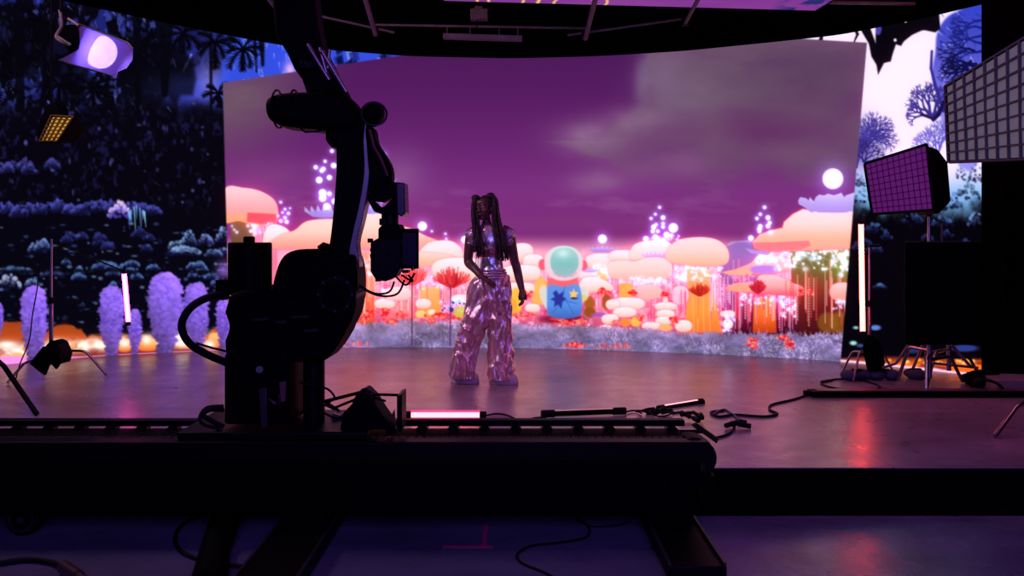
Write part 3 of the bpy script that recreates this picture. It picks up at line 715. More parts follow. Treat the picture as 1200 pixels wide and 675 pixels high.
    def column(cx, y0, w, y1=None):
        y1 = y1 or float(np.interp(cx, cv.U, cv.V[-1])) + 2
        H = y1 - y0
        cv.poly(curve([(cx, y0), (cx + w * .42, y0 + H * .08), (cx + w * .5, y0 + H * .3), (cx + w * .45, y0 + H * .6), (cx + w * .22, y0 + H * .85), (cx + w * .16, y1), (cx - w * .16, y1), (cx - w * .2, y0 + H * .85), (cx - w * .44, y0 + H * .6), (cx - w * .5, y0 + H * .3), (cx - w * .42, y0 + H * .08)], 4), vg((y0, (120, 84, 200)), (y0 + H * .5, (100, 66, 196)), (y1, (84, 62, 176))), soft=2)
        for i in range(int(w * H * .22)):
            yy = rnd.uniform(0, 1); hw = np.interp(yy, (0, .08, .3, .6, .85, 1), (.14, .46, .56, .50, .28, .2)) * w * rnd.uniform(.9, 1.08)
            xx = rnd.uniform(-1, 1) * hw; f = 1.12 - .5 * yy + rnd.uniform(-.2, .16) + .1 * xx / max(hw, 1)
            r = rnd.uniform(.8, w * .075 + .7)
            cv.ell(cx + xx, y0 + yy * H, r * 1.2, r * .8, (min(255, 150 * f), min(255, 104 * f + 4), min(255, 216 * f + 14)), rot=rnd.uniform(-.9, .9), soft=1.4, alpha=.7)
    for (cx, y0, w, y1) in ((-4, 354, 16, 396), (-34, 340, 26, None), (262, 350, 16, None), (230, 332, 27, None), (158, 362, 15, None), (40, 336, 29, None), (131, 335, 27, None), (194, 321, 37, None)):
        column(cx, y0, w, y1)
    cv.haze(262, 316, 8, 10, (150, 110, 220), .7)
# ------------------------------------------------------------------ materials
M_black = mat('black_paint', (.0012, .0012, .0014), .6, spec=.04)
M_void = mat('black_studio_paint', (.002, .002, .0025), .95, spec=.02)
M_metal_blk = mat('black_anodised_metal', (.002, .002, .0025), .45, bump=.05, spec=.08)
M_cloth_blk = mat('black_cloth', (.0015, .0015, .002), .95, bump=.3, bscale=200, spec=.02)
M_chrome = mat('worn_chrome', (.32, .30, .32), .3, metal=1.0, bump=.05)
M_grey = mat('grey_metal', (.035, .034, .036), .42, metal=.6)
M_rubber = mat('black_rubber', (.003, .003, .0035), .6, bump=.2, bscale=120, spec=.12)
M_rig = mat('grey_painted_pipe', (.13, .10, .11), .5, var=.3)

def floor_material(name, base, rough, tint, seams_y=(), seams_x=(), rv=.12):
    m, N, L = new_mat(name); b = N['Principled BSDF']
    tc = N.new('ShaderNodeNewGeometry'); sp = N.new('ShaderNodeSeparateXYZ'); L.new(tc.outputs['Position'], sp.inputs[0])
    nz = N.new('ShaderNodeTexNoise'); nz.inputs['Scale'].default_value = 1.1; nz.inputs['Detail'].default_value = 8; nz.inputs['Roughness'].default_value = .65
    mp = N.new('ShaderNodeMapping'); mp.inputs['Scale'].default_value = (1, 2.2, 1); L.new(tc.outputs['Position'], mp.inputs[0]); L.new(mp.outputs[0], nz.inputs['Vector'])
    r = N.new('ShaderNodeValToRGB'); r.color_ramp.elements[0].position = .3; r.color_ramp.elements[1].position = .72
    r.color_ramp.elements[0].color = (*[c * .72 for c in base], 1); r.color_ramp.elements[1].color = (*[c * 1.2 for c in tint], 1)
    L.new(nz.outputs['Fac'], r.inputs[0])
    def mth(op, a, v):
        q = N.new('ShaderNodeMath'); q.operation = op; L.new(a, q.inputs[0])
        if hasattr(v, 'default_value') or not isinstance(v, (int, float)): L.new(v, q.inputs[1])
        else: q.inputs[1].default_value = v
        return q.outputs[0]
    acc = None
    for (ax, at_, w) in [('Y', a, .007) for a in seams_y] + [('X', a, .005) for a in seams_x]:
        d = mth('LESS_THAN', mth('ABSOLUTE', mth('SUBTRACT', sp.outputs[ax], at_), 0), w)
        acc = d if acc is None else mth('MAXIMUM', acc, d)
    col = r.outputs[0]
    if acc is not None:
        mx = N.new('ShaderNodeMixRGB'); L.new(acc, mx.inputs[0]); L.new(col, mx.inputs[1]); mx.inputs[2].default_value = (*[c * .45 for c in base], 1); col = mx.outputs[0]
    L.new(col, b.inputs['Base Color'])
    n2 = N.new('ShaderNodeTexNoise'); n2.inputs['Scale'].default_value = 5; n2.inputs['Detail'].default_value = 7; L.new(tc.outputs['Position'], n2.inputs['Vector'])
    mr = N.new('ShaderNodeMapRange'); mr.inputs['To Min'].default_value = rough - rv; mr.inputs['To Max'].default_value = rough + rv
    L.new(n2.outputs['Fac'], mr.inputs['Value']); L.new(mr.outputs[0], b.inputs['Roughness'])
    n3 = N.new('ShaderNodeTexNoise'); n3.inputs['Scale'].default_value = 26; n3.inputs['Detail'].default_value = 4; L.new(tc.outputs['Position'], n3.inputs['Vector'])
    bp = N.new('ShaderNodeBump'); bp.inputs['Strength'].default_value = .12; bp.inputs['Distance'].default_value = .01; L.new(n3.outputs['Fac'], bp.inputs['Height']); L.new(bp.outputs[0], b.inputs['Normal'])
    return m
M_deck = floor_material('grey_stage_vinyl', (.25, .155, .19), .30, (.31, .20, .24), (4.87, 6.13, 7.84, 9.4), (-.28, 2.16, -2.72, 4.6))
M_floor = floor_material('blue_grey_painted_concrete', (.09, .09, .15), .27, (.12, .12, .19), (), ())

# ------------------------------------------------------------------ studio shell
def struct(name, mb, m, **k):
    return tag(mb.build(name, m, smooth=False, **k), kind='structure')
struct('floor', MB().box((-9, -4, FLOOR_Z - .2), (9, 13, FLOOR_Z)), M_floor)
struct('ceiling', MB().box((-9, -4, 5.4), (9, 13, 5.6)), M_void)
struct('wall_left', MB().box((-9.2, -4, FLOOR_Z - .2), (-9, 13, 5.6)), M_void)
struct('wall_right', MB().box((9, -4, FLOOR_Z - .2), (9.2, 13, 5.6)), M_void)
struct('wall_back', MB().box((-9.2, 13, FLOOR_Z - .2), (9.2, 13.2, 5.6)), M_void)
struct('wall_front', MB().box((-9.2, -4.2, FLOOR_Z - .2), (9.2, -4, 5.6)), M_void)

st = thing('stage', (0, 8.5, FLOOR_Z), 'low stage platform with scuffed grey deck and black front running before the curved video wall', 'stage')
MB().box((-8.8, 4.83, -.006), (8.8, 12.0, 0)).build('deck', M_deck, st, smooth=False)
MB().box((-8.78, 4.86, FLOOR_Z), (8.78, 11.98, -.006)).build('fascia', M_cloth_blk, st, smooth=False)
tag(MB().box((-8.8, 4.60, FLOOR_Z), (8.8, 4.85, FLOOR_Z + .004)).build('shade_strip', M_cloth_blk, smooth=False), 'black strip standing for the shade on the studio floor along the foot of the stage', 'painted shade')  # black strip in place of the shade at the stage foot

# ------------------------------------------------------------------ curved LED wall
W_U = np.arange(-60, 1152.5, 0.95).astype(np.float32)
W_BOT = np.interp(W_U, [-60, 0, 75, 130, 190, 265, 375, 500, 620, 700, 850, 940, 985, 1060, 1152], [434, 428, 420, 416.5, 413.5, 410, 407.5, 407, 408, 410, 415.5, 420.5, 423.5, 431, 441])
W_TOP = np.interp(W_U, [-60, 0, 68, 92, 180, 269, 340, 480, 600, 700, 800, 900, 985, 1080, 1152], [-34, -16, 0, 5, 24, 42, 55, 66, 68.5, 66, 60, 50, 41, 22, 5])
def soften(a, n):
    for _ in range(n):
        b = a.copy(); b[1:-1] = (a[:-2] + a[1:-1] * 2 + a[2:]) / 4; a = b
    return a
W_BOT = soften(W_BOT, 1500); W_TOP = soften(W_TOP, 500)
W_D = (CAM_H * FOCAL / (W_BOT - HORIZON))                # plan distance of each column of diodes
W_R = 440
W_V = (W_TOP[None] + (W_BOT - W_TOP)[None] * np.linspace(0, 1, W_R)[:, None]).astype(np.float32)
W_X = (W_U - 600) * W_D / FOCAL
W_Z = CAM_H - (W_V - HORIZON) * W_D[None] / FOCAL

def emit_material(name, strength):
    m, N, L = new_mat(name); b = N['Principled BSDF']
    b.inputs['Base Color'].default_value = (.004, .004, .005, 1); b.inputs['Roughness'].default_value = .6
    b.inputs['Specular IOR Level'].default_value = .0
    a = N.new('ShaderNodeVertexColor'); a.layer_name = 'picture'
    L.new(a.outputs['Color'], b.inputs['Emission Color']); b.inputs['Emission Strength'].default_value = strength
    try: m.cycles.emission_sampling = 'NONE'
    except Exception: pass
    return m
M_display = emit_material('led_display', 1.0)

def grid_mesh(name, X, Y, Z, img, keep, parent, m):
    R_, C_ = Z.shape
    idx = -np.ones((R_, C_), np.int64)
    quads = np.argwhere(keep)
    used = np.zeros((R_, C_), bool)
    for a, b in ((0, 0), (1, 0), (1, 1), (0, 1)): used[quads[:, 0] + a, quads[:, 1] + b] = True
    n = int(used.sum()); idx[used] = np.arange(n)
    co = np.stack([np.broadcast_to(X, Z.shape)[used], np.broadcast_to(Y, Z.shape)[used], Z[used]], -1).astype(np.float32)
    co -= np.array(parent_loc(parent), np.float32)
    q = np.stack([idx[quads[:, 0], quads[:, 1]], idx[quads[:, 0] + 1, quads[:, 1]], idx[quads[:, 0] + 1, quads[:, 1] + 1], idx[quads[:, 0], quads[:, 1] + 1]], -1).astype(np.int32)
    me = bpy.data.meshes.new(name)
    me.vertices.add(n); me.vertices.foreach_set('co', co.ravel())
    me.loops.add(q.size); me.loops.foreach_set('vertex_index', q.ravel())
    me.polygons.add(len(q)); me.polygons.foreach_set('loop_start', np.arange(0, q.size, 4, dtype=np.int32)); me.polygons.foreach_set('loop_total', np.full(len(q), 4, np.int32))
    me.update(calc_edges=True)
    c = img[used]; c = np.clip(c, 0, 1.25)
    lin = np.where(c <= .04045, c / 12.92, ((c + .055) / 1.055) ** 2.4)
    at = me.color_attributes.new('picture', 'FLOAT_COLOR', 'POINT')
    rgba = np.ones((n, 4), np.float32); rgba[:, :3] = lin; at.data.foreach_set('color', rgba.ravel())
    me.materials.append(m)
    ob = bpy.data.objects.new(name, me); COL.objects.link(ob); ob.parent = parent
    return ob

led = thing('led_wall', (0, 10, 0), 'huge curved LED video wall behind the stage, showing a purple sky garden and dark blue forest', 'video wall')
cv = Canvas(W_U, W_V); paint_centre(cv); img_c = cv.img
cv = Canvas(W_U, W_V); paint_forest(cv); img_f = cv.img
UU = np.broadcast_to(W_U[None], W_V.shape)
edge_d = np.minimum(np.minimum(UU - (261 + (W_V - 97) * .027), 1016 - (W_V - 50) * .083 - UU), W_V - np.interp(UU, [261, 460, 500, 700, 950, 1016], [97, 66.5, 60, 31, 46, 50]))
soft_m = np.clip(edge_d + .5, 0, 1)[..., None].astype(np.float32)
img_c = img_c * soft_m + img_f * (1 - soft_m)
def blurred(a, r, it=3):
    a = a.astype(np.float64)
    for _ in range(it):
        for ax_ in (0, 1):
            pad = [(0, 0)] * 3; pad[ax_] = (r + 1, r)
            c_ = np.cumsum(np.pad(a, pad, mode='edge'), axis=ax_)
            a = (np.take(c_, range(2 * r + 1, c_.shape[ax_]), axis=ax_) - np.take(c_, range(0, c_.shape[ax_] - 2 * r - 1), axis=ax_)) / (2 * r + 1)
    return a
over = np.clip(img_c - .62, 0, 1)                 # the picture's own glow round its lamps and caps
img_c = (img_c + blurred(over, 4) * np.array((.22, .12, .16)) + blurred(over, 12, 2) * np.array((.26, .08, .14))).astype(np.float32)
img_c = img_f = img_c * .75 + blurred(img_c, 1, 1).astype(np.float32) * .25
Uq = np.broadcast_to((W_U[:-1] + W_U[1:])[None] / 2, (W_R - 1, len(W_U) - 1)); Vq = (W_V[:-1, :-1] + W_V[1:, 1:]) / 2
inside = (Uq > 261 + (Vq - 97) * .027) & (Uq < 1016 - (Vq - 50) * .083) & (Vq > np.interp(Uq, [261, 460, 500, 700, 950, 1016], [97, 66.5, 60, 31, 46, 50]))
d1 = grid_mesh('display', W_X[None], W_D[None], W_Z, img_c, inside, led, M_display)
d1['label'] = 'bright centre picture of purple sky, pink mushroom garden and spaceman figure'
d2 = grid_mesh('display', W_X[None], W_D[None], W_Z, img_f, ~inside, led, M_display)
d2['label'] = 'dark blue forest picture around the centre picture'
# the steel and cabinets behind the diodes
step = 24
cols = list(range(0, len(W_U), step)); cols += [len(W_U) - 1] if cols[-1] != len(W_U) - 1 else []
front = []; back = []
for c in cols:
    c0, c1 = max(c - step, 0), min(c + step, len(W_U) - 1)
    t = Vector((W_X[c1] - W_X[c0], W_D[c1] - W_D[c0], 0)).normalized(); nrm = Vector((-t.y, t.x, 0))
    if nrm.y < 0: nrm = -nrm
    p = Vector((W_X[c], W_D[c], 0)) + nrm * .012; top = float(W_Z[0, c])
    front.append((p, top)); back.append((p + nrm * .14, top))
vs = []; fs = []
for (a, ta), (b_, tb) in zip(front, back):
    vs += [Vector((a.x, a.y, 0)), Vector((a.x, a.y, ta)), Vector((b_.x, b_.y, ta)), Vector((b_.x, b_.y, 0))]
for i in range(len(front) - 1):
    for k in range(4): fs.append((4 * i + k, 4 * i + (k + 1) % 4, 4 * i + 4 + (k + 1) % 4, 4 * i + 4 + k))
fs += [(0, 1, 2, 3), tuple(4 * (len(front) - 1) + k for k in (3, 2, 1, 0))]
MB().add(vs, fs).build('cabinet_frame', M_black, led, smooth=False)

# ------------------------------------------------------------------ LED panel overhead
cz = 3.62
A = Vector((-.66, 8.27, cz)); B = Vector((3.06, 8.62, cz))       # its far edge, slightly turned
ax = (B - A).normalized(); ay = Vector((ax.y, -ax.x, 0))
ceil_led = thing('overhead_led_panel', (A + B) / 2, 'overhead LED panel hung level above the stage, glowing purple with thin golden rings', 'video panel')
nu, nv = 380, 330
wid, dep = (B - A).length, 4.6
s_ = np.linspace(0, wid, nu); t_ = np.linspace(0, dep, nv)
S, T = np.meshgrid(s_, t_)
im = np.zeros((nv, nu, 3), np.float32)
base1 = np.array((122, 52, 140)) / 255; base2 = np.array((150, 70, 160)) / 255
k = fbm(S * 1.2, T * 1.5, 5, 4)[..., None]
im[:] = base1 * (1 - k) + base2 * k
for (cx_, cy_, r_) in ((.62, .06, .30), (.60, .05, .17), (1.25, .05, .34), (1.27, .05, .2)):
    d = np.abs(np.sqrt((S - cx_) ** 2 + (T - cy_) ** 2) - r_)
    a = np.clip(1.6 - d / .012, 0, 1)[..., None]; im = im * (1 - a) + np.array((250, 190, 120)) / 255 * a
cl = (sstep(.5, .62, fbm(S * 7, T * 7, 9, 4)) * sstep(wid - .55, wid - .2, S))[..., None]; im = im * (1 - cl) + np.array((40, 44, 110)) / 255 * cl
gx = A.x + ax.x * S + ay.x * T; gy = A.y + ax.y * S + ay.y * T
dsp = grid_mesh('display', gx, gy, np.full(gx.shape, cz), im, np.ones((nv - 1, nu - 1), bool), ceil_led, M_display)
dsp['label'] = 'glowing purple underside with golden rings'
mb = MB()
for (a, b) in ((0, wid), ):
    c = [A - ay * .05 - ax * .05, B - ay * .05 + ax * .05, B + ay * (dep + .05) + ax * .05, A + ay * (dep + .05) - ax * .05]
    mb.prism([p + Vector((0, 0, .012)) for p in c], (0, 0, .16))
mb.build('housing', M_black, ceil_led, smooth=False)
for (u, v) in ((.3, .2), (wid - .3, .2), (.3, dep - .3), (wid - .3, dep - .3)):
    p = A + ax * u + ay * v
    MB().cyl(p + Vector((0, 0, .16)), Vector((p.x, p.y, 5.4)), .012, 8).build('hanging_cable', M_metal_blk, ceil_led)

# pipes hung over the gap between panel and wall
rig = thing('pipe_rig', (0, 9.4, 3.5), 'thin grey pipe lighting grid hanging in the dark above the video wall', 'rig')
Yr = 9.3
for (a, b, ya, yb, r) in (((306, -12), (326, 13), 8.2, 9.3, .022), ((424, -16), (440, 40), 7.6, 9.3, .026), ((701, -14), (686, 45), 7.6, 9.3, .026), ((822, -8), (803, 27), 7.9, 9.3, .022),
                         ((326, 8), (462, 38), 9.2, 9.4, .013), ((440, 29), (690, 33), 9.35, 9.35, .013), ((665, 41), (800, 22), 9.4, 9.3, .013), ((962, 2.5), (1072, 4.5), 8.7, 8.7, .02)):
    MB().cyl(P(*a, ya), P(*b, yb), r, 10).build('pipe', M_rig, rig)
for (u, v) in ((326, 13), (440, 38), (686, 42), (803, 26)):
    MB().box(P(u - 4, v + 3, 9.28), P(u + 4, v - 4, 9.36)).build('clamp', M_metal_blk, rig, bevel=.005)
for (u, v, yy) in ((320, 5, 9.3), (440, 34, 9.35), (686, 34, 9.35), (803, 24, 9.3), (1068, 4, 8.7), (970, 2, 8.7)):
    p = P(u, v, yy); MB().cyl(p, (p.x, p.y, 5.4), .006, 6).build('hanging_cable', M_metal_blk, rig)
bt = thing('lighting_batten', P(566, 46, 9.2), 'switched-off grey strip light slung under the pipe grid above the centre picture', 'light fixture')
MB().box(P(519, 46, 9.2), P(612, 42, 9.28), Matrix.Rotation(.03, 3, 'Y')).build('housing', M_rig, bt, bevel=.006)
for u in (524, 551, 585, 607):
    MB().cyl(P(u, 44, 9.24), P(u, 32, 9.32), .007, 6).build('bracket', M_rig, bt)
bx = thing('rigging_motor', P(560, 20, 9.3), 'small dark hoist hanging on the pipe grid above the strip light', 'hoist')
MB().box(P(551, 22, 9.28), P(572, 13, 9.4)).box(P(556, 12, 9.3), P(566, 9, 9.38)).build('body', M_rig, bx, bevel=.01)
MB().cyl(P(560, 9, 9.34), (P(560, 9, 9.34).x, 9.34, 5.4), .008, 6).build('chain', M_metal_blk, bx)
MB().cyl(P(559, 22, 9.34), P(559, 32, 9.34), .008, 6).build('hook', M_metal_blk, bx)
# ------------------------------------------------------------------ camera track
TR = thing('robot_track', (-1.5, 4.5, FLOOR_Z), 'long low black camera track with rails, standing along the front edge of the stage', 'camera track')
TX0, TX1 = -5.2, .97
MB().box((TX0, 4.2, -.06), (TX1 - .04, 4.78, .235)).build('base_beam', M_black, TR, bevel=.01)
MB().box((TX0, 4.175, .20), (TX1, 4.268, .296)).build('front_rail', M_metal_blk, TR, bevel=.006)
MB().box((TX0, 4.735, .253), (TX1 - .01, 4.80, .288)).build('rear_rail', M_metal_blk, TR, bevel=.006)
for i in range(30):
    u = 800 - i * 36.6
    x = (u - 600) * 4.74 / 1000 - .06
    if x < -3.2: break
    MB().prism([(x - .035, 4.74, .234), (x + .035, 4.74, .234), (x + .018, 4.74, .254), (x - .018, 4.74, .254)], (0, .055, 0)).build('rail_bracket', M_metal_blk, TR)
mb = MB(); x = TX1 - .1
while x > -3.0:
    mb.box((x - .017, 4.31, .236), (x + .017, 4.42, .272)); x -= .042
mb.build('cable_chain', M_rubber, TR, bevel=.004)
mb = MB()
for i in range(15):
    a = math.radians(100 - i * 15); c = Vector((.905, 4.30, .20))
    p = c + Vector((math.cos(a) * .095, 0, math.sin(a) * .085))
    mb.box(p - Vector((.016, .06, .018)), p + Vector((.016, .08, .018)), Matrix.Rotation(-a + math.pi / 2, 3, 'Y'))
mb.build('chain_loop', M_rubber, TR, bevel=.004)
MB().prism([P(812, 500, 4.6), P(818, 497, 4.6), P(842, 514, 4.4), P(840, 520, 4.4)], (0, .05, 0)).build('chain_guide', M_metal_blk, TR)
mb = MB()
for i in range(12):
    mb.box(P(796 + i * 2.4, 508, 4.55), P(797.4 + i * 2.4, 503.5, 4.62))
mb.build('ribbed_hose', M_rubber, TR)
MB().box((.78, 4.17, .08), (1.0, 4.26, .13)).box((.86, 4.2, -.02), (.99, 4.7, .07)).build('end_stop', M_black, TR, bevel=.01)
for (x, w) in ((-1.02, .136), (.80, .125)):
    f = MB().box((x - w, 3.67 if x > 0 else 2.9, FLOOR_Z + .012), (x + w, 5.0 - .2, FLOOR_Z + .08)).build('foot', M_metal_blk, TR, bevel=.006)
    MB().box((x + w - .012, 3.68 if x > 0 else 2.92, FLOOR_Z + .08), (x + w, 4.7, FLOOR_Z + .092)).build('foot_edge', M_grey, f)
    MB().box((x - w, 3.68 if x > 0 else 2.92, FLOOR_Z + .08), (x - w + .012, 4.7, FLOOR_Z + .092)).build('foot_edge', M_grey, f)
    MB().box((x - .13, 4.22, FLOOR_Z + .08), (x + .10, 4.7, -.05)).build('support_block', M_black, TR, bevel=.008)
    for dx in (-.1, .1):
        MB().cyl((x + dx, 4.1, FLOOR_Z), (x + dx, 4.1, FLOOR_Z + .012), .03, 12).build('levelling_pad', M_rubber, TR)
for (x, y) in ((-2.46, 4.30), (-4.4, 4.30)):
    c = Vector((x, y, FLOOR_Z + .085))
    w = MB().cyl(c - Vector((0, .022, 0)), c + Vector((0, .022, 0)), .085, 28).build('caster_wheel', M_rubber, TR, bevel=.008)
    MB().cyl(c - Vector((0, .026, 0)), c + Vector((0, .026, 0)), .062, 24).build('rim', M_grey, w)
    MB().cyl(c - Vector((0, .030, 0)), c + Vector((0, .030, 0)), .052, 24).build('wheel_disc', M_black, w)
    MB().cyl(c - Vector((0, .036, 0)), c + Vector((0, .036, 0)), .018, 16).build('hub', M_grey, w)
    MB().box(c + Vector((-.03, -.035, .07)), c + Vector((.03, .035, .15))).build('caster_fork', M_black, TR)
MB().tube([P(266, 602, 4.32), P(252, 645, 4.0), G(243, 690, FLOOR_Z + .075)], [.075, .07, .075], 14).build('side_strut', M_black, TR)

# ------------------------------------------------------------------ motion control robot
RB = thing('camera_robot', (-1.26, 4.5, .3), 'tall black motion-control robot arm on the track, carrying a cinema camera on its wrist', 'robot')
Y = 4.5
def part(name, outlines, y0, y1, m=M_black, bevel=.012, parent=RB, label=None):
    mb = MB()
    for o in outlines: mb.outline(o, y0, y1)
    ob = mb.build(name, m, parent, bevel=bevel, seg=3)
    if label: ob['label'] = label
    return ob
MB().box((-1.66, 4.22, .296), (-.72, 4.80, .335)).build('carriage', M_metal_blk, RB, bevel=.01)
part('turret', [[(262, 498), (262, 418), (266, 410), (330, 405), (338, 415), (340, 498)]], 4.32, 4.72, bevel=.02)
MB().cyl(P(368, 497, 4.5), P(368, 416, 4.5), .056, 26).build('rear_column', M_metal_blk, RB)
MB().cyl(P(346.5, 494, 4.58), P(346.5, 418, 4.58), .03, 16).build('lit_gap_pipe', mat('lit_gap_brown', (.10, .055, .06), .5), RB)  # lighter pipe made up for the lit surface in the gap
part('lower_body', [[(264, 428), (262, 400), (268, 384), (262, 366), (268, 344), (300, 336), (330, 345), (404, 360), (410, 372), (403, 392), (392, 410), (380, 424)]], 4.34, 4.66, bevel=.03)
MB().cyl(P(293, 345, 4.48), P(293, 284, 4.48), .112, 30).cyl(P(292, 285, 4.48), P(292, 277, 4.48), .03, 16).build('drum_motor', M_black, RB, bevel=.008)
MB().box(P(252, 346, 4.42), P(276, 327, 4.52)).box(P(256, 352, 4.40), P(270, 344, 4.50)).build('cable_port', M_black, RB, bevel=.006)
part('shoulder', [curve([(318, 348), (323, 318), (332, 300), (346, 293), (364, 292), (380, 296), (396, 304), (412, 298), (418, 318), (418, 345), (413, 372), (398, 392), (360, 400), (325, 380)], 4)], 4.36, 4.64, bevel=.035)
c1 = P(393, 345, 4.34)
MB().cyl(c1, c1 + Vector((0, .32, 0)), .105, 36).build('shoulder_joint', M_metal_blk, RB, bevel=.012)
MB().cyl(c1 - Vector((0, .012, 0)), c1, .07, 30).build('joint_cover', M_black, RB, bevel=.004)
for a in range(8):
    q = c1 + Vector((math.cos(a * .785) * .086, -.006, math.sin(a * .785) * .086)); MB().cyl(q, q + Vector((0, .012, 0)), .007, 8).build('bolt', M_grey, RB)
arm = part('upper_arm', [curve([(378, 322), (386, 285), (391, 240), (394, 195), (393, 160), (392, 140), (424, 136), (425, 165), (426, 200), (421, 235), (413, 270), (408, 300), (412, 326)], 4)], 4.41, 4.59, bevel=.03)
part('arm_highlight', [curve([(423, 145), (431, 150), (434, 185), (431, 220), (425, 255), (418, 285), (421, 312), (412, 322), (405, 300), (410, 270), (417, 235), (422, 195)], 4)], 4.44, 4.56, mat('arm_highlight_satin', (.20, .18, .21), .38, metal=.6), .015, label='dark grey satin strip standing for the highlight down the arm')  # paler strip built for the highlight on the arm's right side
MB().tube([P(374, 292, 4.42), P(379, 289, 4.42), P(388, 291, 4.43)], [.018, .024, .02], 12).build('grab_knob', M_black, RB)
part('elbow_motor', [curve([(309, 127), (311, 115), (322, 109), (338, 107), (362, 106), (385, 103), (402, 108), (415, 120), (420, 138), (410, 152), (392, 153), (372, 151), (350, 149), (328, 146), (314, 139)], 4)], 4.38, 4.62, bevel=.05)
for u in (326, 346, 366):
    a = P(u, 128, 4.5); MB().tube([a + Vector((0, math.cos(q) * .125, math.sin(q) * .098)) for q in np.linspace(0, 6.283, 25)], .006, 6, cap=False).build('cooling_rib', M_metal_blk, RB)
MB().tube([P(352, 150, 4.4), P(358, 155, 4.38), P(370, 154, 4.38), P(382, 152, 4.4)], .005, 6).build('cable', M_rubber, RB)
part('elbow_bracket', [[(381, 150), (398, 148), (398, 172), (388, 173), (381, 164)]], 4.42, 4.56)
Rr = Matrix.Rotation(.35, 3, 'Y')
e = MB().ball(P(437, 134, 4.5), (.062, .09, .068), Rr, 22, 14).build('wrist_motor', M_black, RB)
ringp = [P(439, 134, 4.42) + Rr @ Vector((math.cos(q) * .066, -.02 + math.sin(q) * .012, math.sin(q) * .060)) for q in np.linspace(0, 6.283, 33)]
MB().tube(ringp, .006, 8, cap=False).build('motor_ring', M_grey, RB)
part('rear_link', [[(316, -22), (366, -22), (372, 30), (378, 56), (398, 96), (406, 110), (360, 112), (353, 92), (344, 80), (336, 62), (322, 40)]], 4.42, 4.6, bevel=.02)
for (a, b, r) in (((360, 52), (386, 94), .013), ((374, 56), (384, 90), .009), ((377, 60), (406, 108), .013), ((386, 58), (384, 80), .010)):
    MB().cyl(P(*a, 4.39), P(*b, 4.40), r, 12).build('link_rod', mat('steel_rod_%d' % a[0], (.28, .22, .24), .35, metal=.9) if a[0] < 362 else bpy.data.materials['steel_rod_360'], RB)
MB().box(P(352, 80, 4.38), P(372, 72, 4.42)).cyl(P(361, 76, 4.36), P(361, 76, 4.4), .02, 12).build('link_clamp', M_metal_blk, RB, bevel=.004)
part('forearm', [curve([(427, 148), (438, 150), (441, 166), (450, 180), (458, 196), (458, 214), (446, 220), (434, 216), (430, 196), (428, 170)], 3)], 4.44, 4.56, bevel=.025)
MB().tube([P(433, 152, 4.43), P(438, 172, 4.42), P(447, 188, 4.42), P(454, 206, 4.43)], .007, 8).build('forearm_highlight', mat('dark_red_highlight', (.12, .03, .03), .4), RB)  # dark red tube in place of the forearm's red highlight
wr = part('wrist', [[(431, 213), (452, 212), (471, 214), (473, 232), (459, 231.5), (448, 237), (438, 235.5), (431, 236)], [(431, 235), (438, 236), (446, 243.5), (451, 241), (460, 231.5), (473, 231.5), (470, 246), (462, 252), (448, 251.5), (438, 248)]], 4.45, 4.55, bevel=.006)
part('wrist_cheek', [[(464, 214), (474, 214), (475, 250), (470, 254), (465, 250)]], 4.42, 4.58, mat('purple_black_plate', (.02, .014, .03), .3, metal=.4), .006)
MB().cyl(P(457, 250, 4.5), P(457, 266, 4.5), .045, 20).cyl(P(450, 256, 4.46), P(450, 264, 4.46), .025, 12).build('tool_flange', M_metal_blk, RB, bevel=.004)

CM = thing('cinema_camera', P(452, 330, 4.5), 'black cinema camera with side monitor hanging upside down from the robot wrist', 'camera')
MB().outline([(443, 268), (448, 263), (466, 262), (470, 270), (470, 296), (443, 296)], 4.40, 4.62).build('body', M_black, CM, bevel=.008)
MB().outline([(434, 284), (443, 279), (470, 280), (470, 312), (463, 324), (452, 330), (440, 328), (434, 318)], 4.36, 4.56).build('battery_plate', M_metal_blk, CM, bevel=.008)
c = P(456, 284, 4.6); MB().cyl(c, c + Vector((0, .16, 0)), .05, 28).cyl(c + Vector((0, .16, 0)), c + Vector((0, .22, 0)), .06, 28).build('lens', M_metal_blk, CM, bevel=.004)
mo = MB().box(P(469, 315, 4.42), P(491, 268, 4.45)).build('monitor', M_black, CM, bevel=.004)
MB().box(P(472, 311, 4.416), P(488, 273, 4.42)).build('screen', mat('unlit_screen_glass', (.02, .02, .035), .12), mo)
MB().cyl(P(466, 290, 4.45), P(473, 290, 4.44), .012, 10).build('monitor_arm', M_grey, CM)
mb = MB(); rr = random.Random(4)
for (a, b, w, h) in ((434, 282, 7, 5), (438, 300, 9, 6), (441, 314, 8, 7), (452, 322, 10, 8), (462, 316, 8, 6), (447, 272, 6, 5), (466, 302, 6, 9), (476, 318, 10, 4), (484, 314, 5, 6), (456, 296, 9, 5), (444, 328, 9, 4), (436, 293, 5, 4)):
    mb.box(P(a - w / 2, b + h / 2, 4.33 + rr.random() * .03), P(a + w / 2, b - h / 2, 4.45))
mb.build('accessories', M_metal_blk, CM, bevel=.003)
for pts in ([(414, 326), (424, 336), (440, 344), (456, 342), (462, 330)], [(414, 328), (430, 341), (448, 347), (466, 344), (474, 328)], [(470, 322), (484, 330), (478, 322)], [(462, 322), (476, 334), (486, 320)]):
    MB().tube(smooth_path([P(a, b, 4.44) for a, b in pts]), .0055, 8).build('cable', M_rubber, CM)

